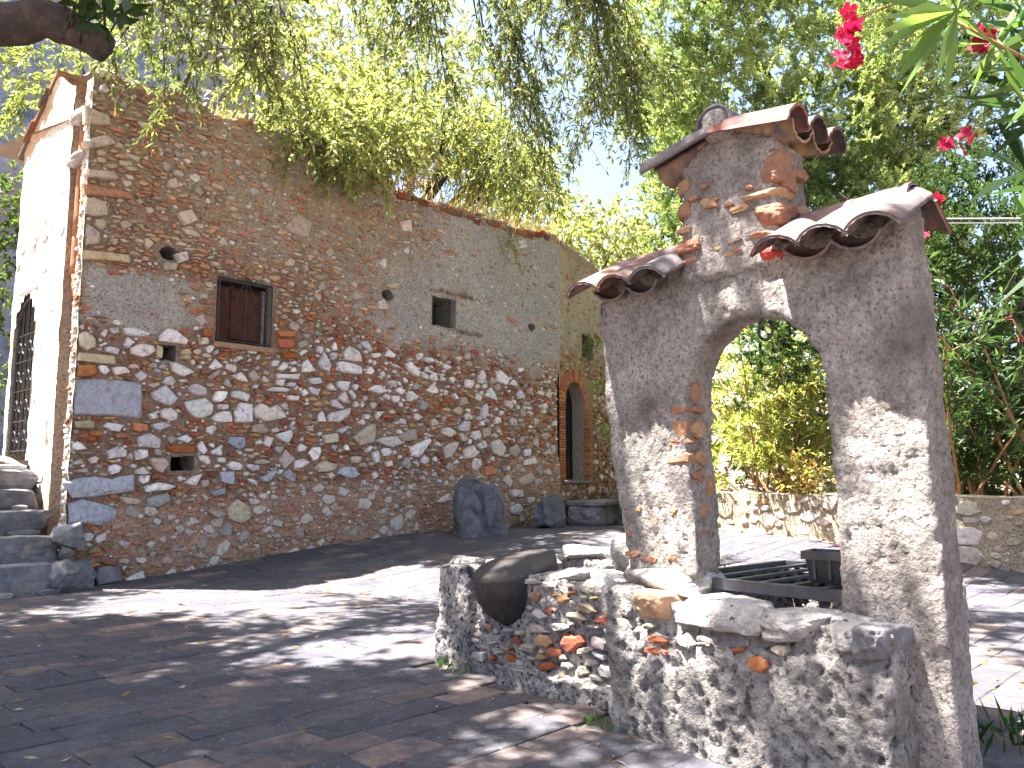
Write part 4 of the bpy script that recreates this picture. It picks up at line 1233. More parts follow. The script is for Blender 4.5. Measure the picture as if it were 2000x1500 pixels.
# ------------------------------------------------------------------ plants
def leaves(pos, dirs, L, W, cols, r, droop=0.):
    """pos (n,3) base, dirs (n,3) unit, L,W arrays; folded rhombic blades"""
    n = len(pos); d = dirs / np.linalg.norm(dirs, axis=1, keepdims=True)
    rnd = r.normal(size=(n, 3)); s = np.cross(d, rnd); s /= np.linalg.norm(s, axis=1, keepdims=True) + 1e-9; u = np.cross(s, d)
    L = np.broadcast_to(L, n)[:, None]; W = np.broadcast_to(W, n)[:, None]
    mid = pos + d * L * .48; tip = pos + d * L - np.array([0, 0, 1]) * L * droop
    v = np.stack([pos, mid + s * W * .5 + u * W * .18, tip, mid - s * W * .5 + u * W * .18], 1).reshape(-1, 3)
    f = np.arange(n * 4).reshape(n, 4)
    return v, f, np.repeat(cols, 4, 0)

class Bush:
    def __init__(s, seed): s.r = np.random.default_rng(seed); s.w = Pile(); s.V, s.C = [], []; s.SV, s.SF, s.sn = [], [], 0
    def leaf(s, pos, dirs, L, W, cols, droop=0.):
        v, f, c = leaves(np.asarray(pos), np.asarray(dirs), L, W, cols, s.r, droop); s.V.append(v); s.C.append(c)
    def build(s, root, mt='leaf', wood='bark', crown='crown', trunk='branches'):
        if s.V:
            v = np.concatenate(s.V); o = obj(crown, v, np.arange(len(v)).reshape(-1, 4), M[mt], root, np.concatenate(s.C))
        if s.w.n: tag(s.w.build(trunk, M[wood], root, True), kind='stuff')
        if s.sn: tag(obj('twigs', np.concatenate(s.SV), np.concatenate(s.SF), M[wood], root), kind='stuff')

def palette(r, n, A, B, spread=.25, third=None, p3=0.):
    t = r.random((n, 1)); c = np.array(A) * (1 - t) + np.array(B) * t
    if third is not None:
        k = r.random(n) < p3; c[k] = third
    return np.clip(c * r.uniform(1 - spread, 1 + spread, (n, 1)), .003, .8)

def curve(pts, n):
    """smooth polyline through control points"""
    P = np.array(pts, float); t = np.linspace(0, len(P) - 1, n); out = []
    for x in t:
        i = min(int(x), len(P) - 2); u = x - i
        p0, p1, p2, p3 = P[max(i - 1, 0)], P[i], P[i + 1], P[min(i + 2, len(P) - 1)]
        out.append(.5 * ((2 * p1) + (-p0 + p2) * u + (2 * p0 - 5 * p1 + 4 * p2 - p3) * u * u + (-p0 + 3 * p1 - 3 * p2 + p3) * u ** 3))
    return np.array(out)

def twig(b, start, d, length, nleaf, L, W, pal_, droop=.5, wr=.004, seg=6, sub=0):
    r = b.r; d = np.array(d, float); d /= np.linalg.norm(d); p = np.array(start, float); pts = [p.copy()]
    for k in range(seg):
        d = d + r.normal(0, .16, 3) + np.array([0, 0, -droop * .16]); d /= np.linalg.norm(d); p = p + d * length / seg; pts.append(p.copy())
    v, f = tube(pts, [wr * (1 - .75 * k / seg) for k in range(seg + 1)], 4); b.w.add(v, f)
    pts = np.array(pts)
    if nleaf:
        t = r.uniform(.12, 1, nleaf) * seg; i = np.minimum(t.astype(int), seg - 1); base = pts[i] + (pts[i + 1] - pts[i]) * (t - i)[:, None]
        ax = pts[i + 1] - pts[i]; ax /= np.linalg.norm(ax, axis=1, keepdims=True)
        dd = ax * .75 + r.normal(0, .55, (nleaf, 3)) + np.array([0, 0, -.15]); b.leaf(base, dd, L * r.uniform(.6, 1.2, nleaf), W * r.uniform(.7, 1.2, nleaf), pal_(r, nleaf), .1)
    for _ in range(sub):
        k = r.integers(1, seg); ax = pts[k + 1] - pts[k]; ax = ax / np.linalg.norm(ax)
        twig(b, pts[k], ax + r.normal(0, .7, 3), length * r.uniform(.35, .6), int(nleaf * .6), L, W, pal_, droop, wr * .6, 5, 0)
    return pts

def twigs(b, starts, dirs, lens, nleaf, L, W, pal_, droop=.5, wr=.004, seg=4):
    """many twigs at once: three-sided stems and their leaves"""
    r = b.r; p = np.array(starts, float); n = len(p); d = np.array(dirs, float); d /= np.linalg.norm(d, axis=1, keepdims=True); pts = [p]
    lens = np.broadcast_to(lens, n)[:, None]
    for k in range(seg):
        d = d + r.normal(0, .16, (n, 3)) + np.array([0, 0, -droop * .16]); d /= np.linalg.norm(d, axis=1, keepdims=True); p = p + d * lens / seg; pts.append(p)
    pts = np.stack(pts, 1)
    s = np.cross(d, r.normal(size=(n, 3))); s /= np.linalg.norm(s, axis=1, keepdims=True); u = np.cross(s, d)
    ring = np.stack([s * math.cos(a) + u * math.sin(a) for a in (0, 2.094, 4.189)], 1)
    rad = wr * (1 - .7 * np.arange(seg + 1) / seg)
    v = pts[:, :, None, :] + ring[:, None] * rad[None, :, None, None]
    base = (np.arange(n) * (seg + 1) * 3)[:, None, None]; k = (np.arange(seg) * 3)[None, :, None]; j = np.arange(3)[None, None]
    f = np.stack([base + k + j, base + k + (j + 1) % 3, base + k + 3 + (j + 1) % 3, base + k + 3 + j], -1).reshape(-1, 4)
    b.SV.append(v.reshape(-1, 3)); b.SF.append(f + b.sn); b.sn += n * (seg + 1) * 3
    m = n * nleaf; ti = np.repeat(np.arange(n), nleaf); t = r.uniform(.1, 1, m) * seg; i = np.minimum(t.astype(int), seg - 1)
    a0, a1 = pts[ti, i], pts[ti, i + 1]; ax = a1 - a0; pos = a0 + ax * (t - i)[:, None]; ax /= np.linalg.norm(ax, axis=1, keepdims=True)
    b.leaf(pos, ax * .75 + r.normal(0, .55, (m, 3)) + np.array([0, 0, -.15]), L * r.uniform(.6, 1.2, m), W * r.uniform(.7, 1.2, m), pal_(r, m), .1)
    return pts

def olive():
    root = empty('overhanging_tree', (-3.6, 1.2, 0), label='tree with thick limb and narrow leaves hanging over the terrace from the upper left', cat='tree')
    b = Bush(101); r = b.r
    pal_ = lambda r, n: palette(r, n, (.07, .105, .04), (.17, .19, .07), .3, (.28, .26, .09), .08)
    T = np.array((-3.6, 1.2, 0))
    trunk = curve([T, T + (.05, .05, .8), T + (.15, .1, 1.6), T + (.1, .2, 2.4)], 14)
    v, f = tube(trunk, list(np.linspace(.24, .16, 14)), 12); obj('trunk', v + .02 * fbm(v, 5, 3, 3)[:, None], f, M['bark'], root, smooth=True)
    # the thick limb seen top left, broken off
    lim = curve([T + (.1, .1, 1.7), (-2.6, 1.9, 2.08), (-1.75, 2.45, 2.17), (-1.52, 2.52, 2.22), (-1.34, 2.56, 2.14)], 26)
    v, f = tube(lim, list(np.linspace(.10, .058, 20)) + [.062, .055, .052, .050, .052, .046], 14); obj('limb', v + .016 * fbm(v, 9, 3, 4)[:, None], f, M['bark'], root, smooth=True)
    for k in range(9):
        twig(b, lim[22] + r.normal(0, .03, 3), (r.uniform(-.2, .8), r.uniform(-.3, .1), r.uniform(.2, 1.)), .28, 8, .11, .035, lambda r, n: palette(r, n, (.02, .045, .012), (.04, .07, .02), .2), .1, .004)
    limbs = [
        [T + (.1, .2, 2.3), (-2.6, 2.0, 4.2), (-1.3, 3.6, 4.95), (.0, 4.9, 5.0), (.5, 5.7, 4.6), (.85, 6.2, 4.2)],
        [T + (.1, .2, 2.3), (-3.2, 2.2, 3.9), (-2.7, 3.9, 4.35), (-2.1, 4.8, 4.3), (-1.4, 5.3, 4.0)],
        [T + (.1, .2, 2.3), (-2.4, 2.4, 4.6), (-1.3, 4.4, 4.95), (-.6, 5.5, 4.75), (.1, 6.2, 4.2)],
        [T + (.1, .2, 2.3), (-2.6, 1.3, 4.2), (-1.5, 1.6, 4.8), (-.2, 2.0, 4.9), (1., 3.2, 5.0), (1.8, 5.0, 5.3)],
        [T + (.1, .2, 2.3), (-3.4, .6, 4.0), (-2.6, .2, 4.7), (-1.4, .2, 5.0)],
        [T + (.1, .2, 2.3), (-4.2, 2.0, 4.0), (-4.5, 3.8, 4.5), (-5.3, 5.0, 4.5)],
        [T + (.1, .2, 2.3), (-1.9, 2.9, 4.7), (-.2, 3.9, 5.2), (.4, 4.6, 5.0), (.62, 5.2, 4.5)],
    ]
    hang = [(0, .6, 26), (1, .45, 20), (2, .6, 20), (6, .6, 17)]
    C = [curve(l, 40) for l in limbs]
    for c in C:
        v, f = tube(c, list(np.linspace(.085, .012, 40)), 7); b.w.add(v, f)
    # boughs that hang into the picture
    for li, t0, n in hang:
        for k in range(n):
            i = int(r.uniform(t0, 1) * 38); p = C[li][i]; ax = C[li][i + 1] - C[li][i]; ax /= np.linalg.norm(ax)
            d = ax * .8 + r.normal(0, .45, 3) + (0, 0, -.55)
            pts = twig(b, p, d, r.uniform(.6, 1.35), 8, .062, .014, pal_, 1.1, .009, 9, 0)
            for q in range(3, 10):
                ax2 = pts[q] - pts[q - 1]; ax2 = ax2 / np.linalg.norm(ax2)
                twigs(b, [pts[q]] * 3, ax2 * .8 + r.normal(0, .65, (3, 3)) + (0, 0, -.2), r.uniform(.2, .42, 3), 20, .062, .015, pal_, .8, .003, 4)
    # canopy masses out of view, added for their shade on terrace and low wall
    def canopy(ctr, rad, n, nl):
        q = r.normal(size=(n, 3)); q = q / np.linalg.norm(q, axis=1, keepdims=True) * rad * r.random((n, 1)) ** .4; q[:, 2] *= .45
        twigs(b, np.array(ctr) + q, r.normal(0, 1, (n, 3)) + (0, 0, -.3), .42, nl, .12, .042, pal_, .6, .004, 4)
    for ctr, rad, n in CANOPY: canopy(ctr, rad, n, 24)
    for ctr in DAPPLE_TUFTS:
        twigs(b, np.array(ctr) + r.normal(0, .05, (9, 3)), r.normal(0, 1, (9, 3)) + (0, 0, -.3), .16, 14, .075, .03, pal_, .6, .003, 4)
    b.build(root, 'leaf', 'bark', 'crown', 'branches')

CANOPY = [((-4.5, 3.8, 4.5), .85, 240), ((-4.0, 3.0, 4.6), 1.0, 340), ((-3.1, 2.7, 4.7), .95, 330), ((-2.4, 2.1, 4.7), .9, 260), ((-3.4, 1.6, 4.6), 1.0, 300), ((-4.9, 2.4, 4.5), 1.0, 200),
          ((-5.2, 4.9, 4.5), .6, 130), ((-4.9, 4.2, 4.5), .55, 110), ((-3.6, 3.9, 4.6), .6, 120), ((-2.2, 3.0, 4.8), .5, 90), ((.9, 3.2, 5.0), .8, 60), ((.3, 4.3, 5.1), .6, 50), ((-4.8, 5.15, 4.5), .5, 130), ((-3.8, 4.1, 4.6), .42, 90), ((-2.3, 4.4, 4.8), .5, 40), ((1.7, 5.4, 5.2), .6, 95), ((2.3, 4.9, 5.2), .6, 80), ((1.5, 6.1, 5.5), .5, 110)]  # right-hand masses added to shade the low wall and nearby ground
_r = np.random.default_rng(12)
DAPPLE_TUFTS = []                                                # unseen tufts added to dapple the well, gaps left for sun spots
SUN_GAPS = [(-1.40, 2.33, .13), (-1.30, 2.56, .10), (-.86, 2.34, .07), (-.66, 2.10, .08), (-.80, 1.99, .08), (-.95, 1.90, .08), (-1.12, 2.5, .06), (-1.44, 2.12, .09), (-1.22, 1.92, .06)]
while len(DAPPLE_TUFTS) < 50:
    x, y = _r.uniform(-1.6, -.5), _r.uniform(1.6, 2.8)
    if min((math.hypot(x - a, y - b_) - g * .85 for a, b_, g in SUN_GAPS)) > .075: DAPPLE_TUFTS.append((x, y, 4.7 + _r.uniform(-.06, .06)))
olive()

def leafy(name, label, cat, base, blobs, L, W, pal_, seed, trunk_r=.09, per=26, tw=.32, mt='leaf', group=None):
    """tree or shrub: trunk forking to each leafy mass"""
    root = empty(name, base, label=label, cat=cat, group=group)
    b = Bush(seed); r = b.r; base = np.array(base, float)
    top = np.mean([np.array(c) for c, *_ in blobs], 0); fork = base + (top - base) * .45
    tr = curve([base, base + (fork - base) * .5 + r.normal(0, .05, 3), fork], 10)
    v, f = tube(tr, list(np.linspace(trunk_r, trunk_r * .7, 10)), 9); obj('trunk', v + .015 * fbm(v, 6, 3, 3)[:, None], f, M['bark'], root, smooth=True)
    for c, rad, n in blobs:
        c = np.array(c, float); rad = np.broadcast_to(np.asarray(rad, float), 3)
        lb = curve([fork, (fork + c) / 2 + r.normal(0, .1, 3), c], 10); v, f = tube(lb, list(np.linspace(trunk_r * .6, .015, 10)), 6); b.w.add(v, f)
        q = r.normal(size=(n, 3)); q /= np.linalg.norm(q, axis=1, keepdims=True); q = q * r.uniform(.35, 1.05, (n, 1)) * (1 + .22 * fbm(q * 2.2 + seed, 1., 2))[:, None]
        twigs(b, c + q * rad * .85, q + r.normal(0, .5, (n, 3)) + (0, 0, -.1), tw * r.uniform(.7, 1.3, n), per, L, W, pal_, .5, .004, 4)
    b.build(root, mt)
    return root

sunny = lambda r, n: palette(r, n, (.15, .19, .065), (.36, .37, .16), .3, (.45, .38, .14), .07)
green = lambda r, n: palette(r, n, (.045, .085, .022), (.10, .14, .035), .3)
pale = lambda r, n: palette(r, n, (.18, .22, .07), (.30, .30, .12), .25)
leafy('almond_tree', 'broad yellow-green tree growing over the roof behind the house', 'tree', (-1.6, 10.4, 2.6),
      [((-2.2, 9.6, 5.3), (1.0, .9, .9), 260), ((-1.1, 10.0, 5.9), (1.0, .9, .9), 260), ((-1.9, 9.7, 6.8), (1.1, .9, .9), 220), ((-.6, 9.9, 4.9), (.8, .7, .55), 220), ((-1.7, 8.6, 4.5), (.85, .6, .5), 240), ((.1, 10.3, 4.6), (.6, .6, .5), 170), ((-2.9, 10.4, 6.9), (.9, .8, .9), 60)] + [(tuple(FW(a, z, q)), rr_, n_) for a, z, q, rr_, n_ in ((1.75, 3.62, .22, (.38, .3, .32), 90), (2.25, 3.72, .25, (.45, .32, .36), 120), (2.5, 4.3, -.2, (.5, .35, .4), 120), (3.45, 4.35, -.1, (.5, .35, .35), 110), (3.95, 4.15, .1, (.45, .35, .35), 100), (4.5, 4.1, 0., (.45, .35, .3), 90), (1.5, 4.2, -.1, (.5, .4, .4), 90))], .08, .024, sunny, 201, .12)
leafy('bushy_tree', 'green leafy tree over the house corner, upper left', 'tree', (-5.2, 9.8, 2.4),
      [((-4.5, 9.2, 5.4), (.8, .7, .8), 60), ((-5.4, 9.4, 6.4), (.9, .7, .7), 60), ((-3.6, 9.4, 6.3), (.8, .6, .7), 45), ((-4.4, 7.3, 4.35), (.6, .45, .45), 55)], .085, .022, lambda r, n: palette(r, n, (.10, .15, .04), (.24, .26, .08), .3), 202, .1)
leafy('ivy_bush', 'green bush beyond the end wall at the left edge', 'bush', (-6.0, 8.8, 0.2),
      [((-5.6, 8.5, 3.2), (.45, .5, 1.2), 130), ((-6.1, 8.8, 1.8), (.6, .5, .9), 90)], .07, .035, green, 203, .06)
for i, (x, y, z, s) in enumerate(((1.35, 15, 5.0, 1.0), (2.5, 17, 5.2, 1.2), (.5, 16.5, 5.7, 1.0))):
    leafy('hill_bush', ['pale sunlit bush on the hill right beyond the annex roof', 'far pale sunlit bush on the hill left of the well turret', 'pale sunlit bush on the hill behind the dry grass'][i], 'bush', (x, y, z - 1.6), [((x, y, z), (s, s * .8, s * .75), 120), ((x + .7, y, z + .4), s * .6, 50)], .13, .05, pale, 210 + i, .06, 22, .4)

def cypress(name, label, base, blobs, seed, A, B):
    root = empty(name, base, label=label, cat='tree')
    b = Bush(seed); r = b.r; base = np.array(base, float)
    zt = max(c[2] + r_[2] for c, r_, n in blobs)
    v, f = tube(curve([base, base + (.05, .03, zt * .25), base + (.02, .0, zt * .42)], 12), list(np.linspace(.10, .02, 12)), 9); obj('trunk', v, f, M['bark'], root, smooth=True)
    for c, rad, n in blobs:
        c = np.array(c); rad = np.array(rad)
        v, f = tube(curve([base + (.03, 0, min(c[2], zt * .4)), (base + c) / 2 + (0, 0, c[2] * .35), c], 9), list(np.linspace(.05, .012, 9)), 6); b.w.add(v, f)
        nb = max(8, n // 9); g = r.normal(size=(nb, 3)); g[:, 1] = np.where(g[:, 1] > .5, -g[:, 1], g[:, 1]); g /= np.linalg.norm(g, axis=1, keepdims=True)      # boughs, each a tuft of clumps
        g = g * r.uniform(.62, 1.0, (nb, 1)) * (1 + .25 * fbm(g * 1.9 + seed, 1.5, 3))[:, None]
        own = r.integers(0, nb, n); off = r.normal(0, 1, (n, 3)) * (.13, .13, .16)
        q = g[own] + off / rad; p = c + q * rad
        out = q / np.linalg.norm(q, axis=1, keepdims=True) * .6 + off * 2.2 + np.array((0, 0, .55)) + r.normal(0, .25, (n, 3)); out /= np.linalg.norm(out, axis=1, keepdims=True)
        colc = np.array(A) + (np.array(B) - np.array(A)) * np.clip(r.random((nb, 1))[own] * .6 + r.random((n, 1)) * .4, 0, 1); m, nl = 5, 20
        d = np.repeat(out, m, 0) + r.normal(0, .5, (n * m, 3)); d /= np.linalg.norm(d, axis=1, keepdims=True)   # feathery sprays
        ln = r.uniform(.07, .17, (n * m, 1)); pp = np.repeat(p, m, 0); k = n * m * nl
        t = r.random((k, 1)) ** .8; bs = np.repeat(pp, nl, 0) + np.repeat(d * ln, nl, 0) * t
        dd = np.repeat(d, nl, 0) + r.normal(0, .45, (k, 3))
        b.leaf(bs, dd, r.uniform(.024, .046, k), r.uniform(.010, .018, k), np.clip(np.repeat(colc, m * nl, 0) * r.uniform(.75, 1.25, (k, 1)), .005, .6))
    b.build(root, 'needle')
cypress('cypress_tree', 'large bright green cypress behind the well turret', (3.75, 9.0, .2), [((3.1, 8.9, 4.7), (1.6, 1.1, 2.7), 2300), ((2.1, 8.5, 6.0), (.75, .7, 1.3), 640), ((3.7, 8.3, 3.2), (.85, .6, 1.1), 700), ((4.3, 8.6, 5.6), (1.1, .9, 1.8), 1000), ((2.3, 9.0, 4.1), (.6, .5, .9), 260)], 301, (.09, .16, .045), (.50, .56, .25))
cypress('cypress_tree', 'tall darker cypress in shade at the right edge', (5.4, 8.6, .2), [((5.4, 9.0, 4.0), (1.6, 1.0, 3.6), 1000), ((4.6, 8.3, 2.4), (.8, .6, 1.2), 380), ((4.3, 7.2, 2.9), (.7, .5, .7), 260), ((2.3, 7.3, 2.05), (.3, .22, .36), 90), ((2.3, 6.4, 3.3), (.35, .35, .35), 130)], 302, (.03, .06, .018), (.06, .10, .03))  # last mass, hidden behind the turret, is added to shade the low wall
cypress('cypress_tree', 'narrow cypress at the sky gap left of the well turret', (1.95, 10.5, .3), [((2.1, 10.6, 7.4), (.6, .5, 2.2), 380), ((2.2, 10.2, 4.4), (.5, .5, 1.3), 260)], 303, (.10, .16, .04), (.24, .27, .09))

def oleander(name, label, base, n, h, spread, seed, fl, nf, L=.15, W=.026, A=(.05, .10, .03), B=(.13, .19, .06), lean=(0, 0), third=None, p3=0., per=40):
    root = empty(name, base, label=label, cat='shrub'); b = Bush(seed); r = b.r; base = np.array(base, float)
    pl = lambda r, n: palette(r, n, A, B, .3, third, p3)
    tips = []
    for k in range(n):
        p = base + np.append(r.normal(0, .12, 2) * spread, 0); d = np.array([r.normal(0, .34) * spread + lean[0], r.normal(0, .34) * spread + lean[1], 1.]); pts = [p]
        hh = h * r.uniform(.65, 1.05)
        for s in range(8): d = d + r.normal(0, .1, 3); d /= np.linalg.norm(d); p = p + d * hh / 8; pts.append(p)
        v, f = tube(pts, list(np.linspace(.018, .005, 9)), 6); b.w.add(v, f)
        for s in range(3, 9):
            for _ in range(2):
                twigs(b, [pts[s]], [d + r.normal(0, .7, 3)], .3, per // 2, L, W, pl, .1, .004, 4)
        tips.append(pts[-1])
    b.build(root, 'leaf', 'stem', 'foliage', 'stems')
    for k in range(nf):
        t = tips[k % len(tips)] + r.normal(0, .22, 3) * (spread, spread, 1.2); flower(root, t, fl, r, .035)
    return root

def flower(root, c, colr, r, rad):
    """five-petalled blossom"""
    ax = r.normal(size=3) + (0, -.9, .2); ax /= np.linalg.norm(ax); s = np.cross(ax, (0, 0, 1)); s /= np.linalg.norm(s); u = np.cross(s, ax)
    v, f = [], []
    for k in range(5):
        a = 2 * math.pi * k / 5; e = s * math.cos(a) + u * math.sin(a); g = -s * math.sin(a) + u * math.cos(a); n = len(v)
        v += [c, c + e * rad * .6 - g * rad * .42 + ax * rad * .2, c + e * rad * 1.05 - g * rad * .2 + ax * rad * .28, c + e * rad * 1.05 + g * rad * .25 + ax * rad * .22, c + e * rad * .6 + g * rad * .42 + ax * rad * .16]; f.append((n, n + 1, n + 2, n + 3, n + 4))
    obj('blossom', np.array(v), f, M['petal'], root, np.array(colr) * r.uniform(.8, 1.2))

pink = (.62, .06, .20)
oleander('oleander_bush', 'sunlit oleander bush with bare orange stems seen through the arch', (2.75, 8.3, .25), 22, 1.9, 1.2, 401, pink, 0, A=(.18, .24, .05), B=(.38, .40, .13), third=(.5, .4, .1), p3=.10)
oleander('oleander_bush', 'sunlit oleander bush left of the one seen through the arch', (2.05, 9.2, .25), 14, 1.8, 1.0, 402, pink, 0, A=(.16, .22, .05), B=(.34, .36, .11))
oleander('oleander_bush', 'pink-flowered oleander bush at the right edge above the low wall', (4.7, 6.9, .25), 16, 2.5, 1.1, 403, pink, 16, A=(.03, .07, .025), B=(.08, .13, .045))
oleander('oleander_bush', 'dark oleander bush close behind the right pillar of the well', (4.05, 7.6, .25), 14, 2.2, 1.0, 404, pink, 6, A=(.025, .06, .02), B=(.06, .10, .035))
oleander('creeper', 'small plant with orange leaves trailing over the low wall in the arch', (2.72, 7.62, .5), 5, .36, .5, 405, pink, 0, L=.06, W=.03, A=(.30, .32, .09), B=(.46, .38, .13), third=(.5, .2, .07), p3=.12, per=18)
leafy('backdrop_bush', 'dense dark bush behind the oleanders at far right', 'bush', (6.2, 11, .3), [((5.6, 10.5, 1.8), (1.6, .8, 1.6), 260), ((3.6, 11.2, 1.5), (1.5, .7, 1.3), 220), ((7.3, 9.8, 2.2), (1.4, .9, 2.0), 220), ((4.7, 8.2, 1.1), (.9, .4, .9), 240)], .10, .035, green, 406, .08)

def near_oleander():
    root = empty('oleander_branch', (2.2, 1.6, 0), label='near oleander branch with long leaves and red blossoms, top right corner', cat='shrub')
    b = Bush(501); r = b.r
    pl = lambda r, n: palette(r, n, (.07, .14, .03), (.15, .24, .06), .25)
    dk_shade = lambda r, n: palette(r, n, (.02, .05, .015), (.05, .09, .03), .25)  # shade put into the colour: darker leaves for the ends not lit
    base = np.array((2.2, 1.6, 0.))
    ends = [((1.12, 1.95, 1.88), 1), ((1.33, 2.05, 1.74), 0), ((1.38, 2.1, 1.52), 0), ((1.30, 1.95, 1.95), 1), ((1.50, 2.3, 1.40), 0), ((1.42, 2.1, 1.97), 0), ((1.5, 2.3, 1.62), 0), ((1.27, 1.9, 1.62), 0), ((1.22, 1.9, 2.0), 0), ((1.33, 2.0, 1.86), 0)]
    for k, (e, lit) in enumerate(ends):
        e = np.array(e); c = curve([base + r.normal(0, .05, 3) * (1, 1, 0), base + (e - base) * .5 + (.15, 0, .25), e], 12)
        v, f = tube(c, list(np.linspace(.014, .004, 12)), 6); b.w.add(v, f)
        ax = c[-1] - c[-2]; ax /= np.linalg.norm(ax)
        for i in range(5, 12):
            for j in range(8):
                d = ax * .5 + r.normal(0, .75, 3) + (-.1, 0, -.1); b.leaf([c[i]], [d], r.uniform(.15, .23), r.uniform(.021, .030), (pl if lit else dk_shade)(r, 1), .12)
    # the spray that stands out against the cypress
    p = np.array((1.10, 1.90, 1.875))
    for dx, dz, ln in ((-1, .08, .2), (-1, .30, .19), (-.9, -.2, .22), (-.75, -.62, .25), (-.45, -.95, .22), (-1, -.42, .26), (-.15, -1, .2), (-.3, .9, .15), (.3, .9, .15), (.6, -.5, .18), (-.85, -.85, .24), (-.95, -.05, .17)):
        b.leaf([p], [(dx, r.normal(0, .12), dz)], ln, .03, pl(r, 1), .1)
    b.build(root, 'leaf', 'stem', 'foliage', 'stems')
    red = (.30, .004, .045)
    for c in ((.86, 2.0, 1.875), (.855, 2.0, 1.84), (.87, 2.0, 1.805), (.845, 1.99, 1.795), (.875, 2.0, 1.90), (1.19, 2.0, 1.86), (1.22, 2.02, 1.845), (1.16, 2.05, 1.60), (1.19, 2.05, 1.615), (1.13, 2.1, 1.45)):
        for _ in range(3): flower(root, np.array(c) + r.normal(0, .014, 3), red, r, .022)
    twig_pts = curve([(1.3, 1.98, 1.97), (1.05, 1.98, 1.96), (.87, 2.0, 1.90)], 8); obj('flower_stalk', *tube(twig_pts, .003, 5), M['stem'], root)
near_oleander()

def grass(name, label, spots, n, h, cols, seed, w=.008, kind=None, cat=None, parent=None, spread=.06):
    r = np.random.default_rng(seed); V, C = [], []
    for (x, y, z) in spots:
        p = np.array((x, y, z)) + r.normal(0, spread, (n, 3)) * (1, 1, 0); d = r.normal(0, .35, (n, 3)) + (0, 0, 1)
        v, f, c = leaves(p, d, h * r.uniform(.4, 1.1, n), w, cols(r, n), r, .15); V.append(v); C.append(c)
    v = np.concatenate(V); o = obj(name, v, np.arange(len(v)).reshape(-1, 4), M['leaf'], parent, np.concatenate(C))
    return tag(o, label, cat, None, kind)
straw = lambda r, n: palette(r, n, (.46, .38, .22), (.66, .57, .38), .25, (.3, .3, .12), .15)
rg = np.random.default_rng(8)
grass('dry_grass', 'pale dry grass growing along the top of the house wall', [tuple(FW(a, 3.42 + .12 * rg.random(), -rg.uniform(.08, 1.2))) for a in np.concatenate([rg.uniform(3.0, 5.5, 45), rg.normal(3.9, .2, 22), rg.normal(4.9, .22, 26)])], 26, .42, straw, 1, .009, 'stuff', 'grass', spread=.12)
grass('roof_weeds', 'short yellowed weeds along the ruined wall top at left', [tuple(FW(a, 3.6, -rg.uniform(.03, .3))) for a in rg.uniform(.05, 2.6, 40)], 14, .16, lambda r, n: palette(r, n, (.20, .18, .06), (.4, .3, .14), .3), 2, .008, 'stuff', 'grass')

def dead_shrub():
    c = FW(2.85, 3.43, -.08); root = empty('dead_shrub', c, label='leafless pinkish dead shrub on the wall top amid the dry grass', cat='shrub'); b = Bush(77); r = b.r
    for k in range(46):
        twig(b, c + r.normal(0, .08, 3) * (1, 1, 0), r.normal(0, .45, 3) + (0, 0, .9), r.uniform(.35, .62), 14, .03, .008, lambda r, n: palette(r, n, (.34, .22, .2), (.5, .36, .33), .2, (.5, .14, .08), .12), .0, .004, 5, 1)
    b.build(root, 'leaf', 'stem', 'shoots', 'stems')
dead_shrub()
weed = lambda r, n: palette(r, n, (.05, .11, .02), (.12, .2, .05), .25)
for k, (p, n, h, lb) in enumerate((
    (FW(3.62, .255, .06), 40, .10, 'green weed at the left foot of the pointed rock'),
    (FW(1.55, .10, .05), 36, .07, 'green tuft at the foot of the house wall'),
    (FW(.95, .03, .05), 24, .05, 'small tuft at the wall foot below the low hole'),
    (WL(-.99, .0, .17), 22, .05, 'green weed at the left foot of the trough'),
    (WL(-.86, .0, .14), 12, .04, 'tiny weed beside the trough buttress'),
    (WL(-.06, .0, .02), 18, .05, 'yellow-green weed in the corner between trough and well'),
    (FW(4.38, .26, .10), 30, .08, 'weed at the right foot of the pointed rock'),
    (FW(2.85, .72, .01), 16, .05, 'green sprig rooted low in the house wall'),
    (FW(3.35, 1.72, .01), 18, .06, 'green sprig rooted mid-height in the house wall'))):
    grass('weed', lb, [tuple(p)], n, h, weed, 700 + k, .012, None, 'plant', spread=.03)
grass('weed', 'brown dry moss tuft over the small barred window', [tuple(FW(a, 2.56, .0)) for a in np.linspace(3.2, 3.75, 8)], 30, .09, lambda r, n: palette(r, n, (.2, .12, .03), (.3, .19, .06), .2), 720, .008, None, 'plant', spread=.03)
grass('weed', 'brown tuft at the lower right of the small barred window', [tuple(FW(a, 2.19, .01)) for a in np.linspace(3.55, 3.85, 5)], 24, .08, lambda r, n: palette(r, n, (.18, .14, .04), (.28, .2, .07), .2), 721, .008, None, 'plant', spread=.03)
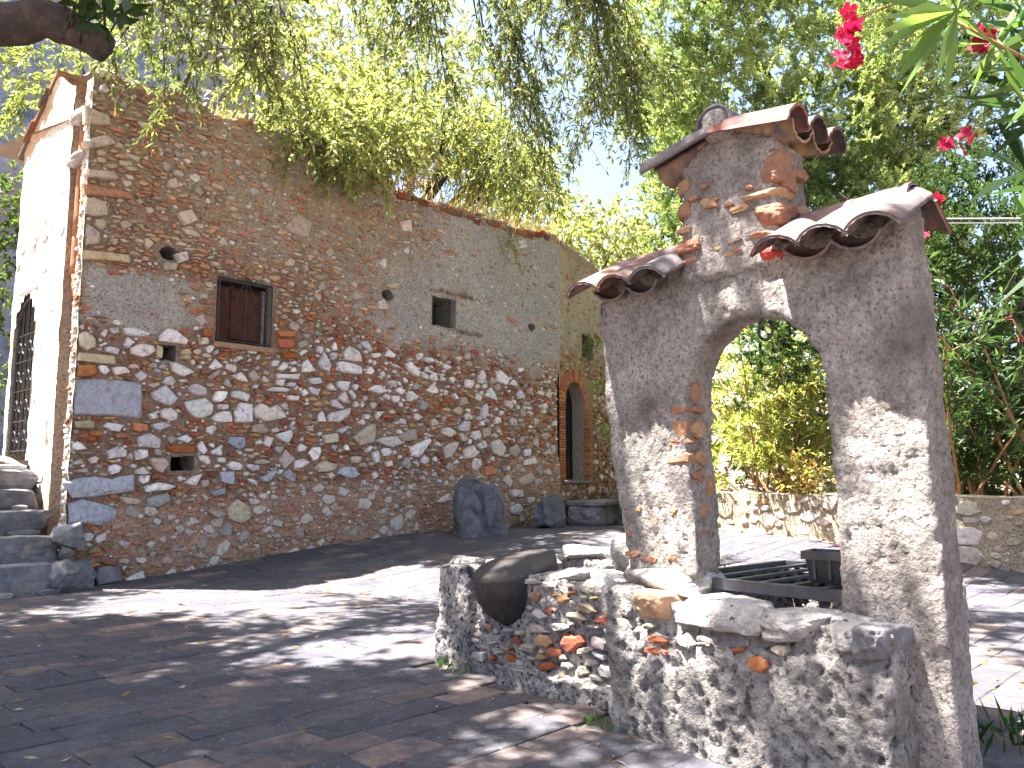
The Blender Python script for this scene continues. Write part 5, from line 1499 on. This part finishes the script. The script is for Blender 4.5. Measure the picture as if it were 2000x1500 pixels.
def hanging(name, label, p, n, ln, seed, pl):
    root = empty(name, p, label=label, cat='plant'); b = Bush(seed)
    for k in range(n): twig(b, np.array(p) + b.r.normal(0, .05, 3), FW.N * .6 + b.r.normal(0, .3, 3) + (0, 0, -.8), ln * b.r.uniform(.6, 1.1), 18, .05, .02, pl, .8, .003, 5, 0)
    b.build(root, 'leaf', 'stem', 'leaves', 'stems')
hanging('hanging_plant', 'green plant trailing from the wall top above the small hole', FW(4.22, 3.42, .05), 9, .55, 730, lambda r, n: palette(r, n, (.12, .17, .04), (.3, .32, .1), .2))
hanging('hanging_plant', 'feathery green plant growing from the annex window', FA(.95, 2.5, .02), 10, .28, 731, lambda r, n: palette(r, n, (.10, .17, .03), (.22, .28, .06), .2))
b_pts = [FW(2.0, 3.62, .0), FW(1.95, 3.55, .18)]

def litter():
    r = np.random.default_rng(55); P, D, C = [], [], []
    for i in range(420):
        x, y = r.uniform(-2.6, 2.2), r.uniform(2.0, 6.0)
        if abs(x) > .72 * y: continue
        q = np.array((x, y, 0)) - P0; u, v = q @ FU.D, q @ FU.N
        if -1.1 < u < .95 and 0 < v < 1.0: continue
        P.append((x, y, float(gz(x, y)) + .009)); a = r.uniform(0, 6.28); D.append((math.cos(a), math.sin(a), r.uniform(-.02, .12)))
        C.append([(.42, .26, .06), (.30, .17, .06), (.5, .45, .32), (.16, .2, .04), (.25, .12, .06)][r.integers(5)])
    v, f, c = leaves(np.array(P), np.array(D), r.uniform(.02, .05, len(P)), r.uniform(.006, .012, len(P)), np.array(C), r)
    tag(obj('fallen_leaves', v, f, M['leaf'], None, c), 'fallen dry leaves scattered over the terrace paving', 'leaves', None, 'stuff')
litter()
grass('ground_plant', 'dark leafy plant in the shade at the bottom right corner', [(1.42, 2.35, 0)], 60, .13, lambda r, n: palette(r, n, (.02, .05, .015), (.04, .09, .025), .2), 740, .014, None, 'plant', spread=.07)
for k, dz in enumerate((0, .035)):
    pts = [(2.95 + 5 * t, 6.2 - .5 * t, 2.72 + dz - .05 * math.sin(math.pi * t)) for t in np.linspace(0, 1, 16)]
    tag(obj('overhead_wire', *tube(pts, .006, 5), M['wire']), ['lower of two pale wires crossing at the right edge', 'upper of two pale wires crossing at the right edge'][k], 'wire', 'overhead wires')
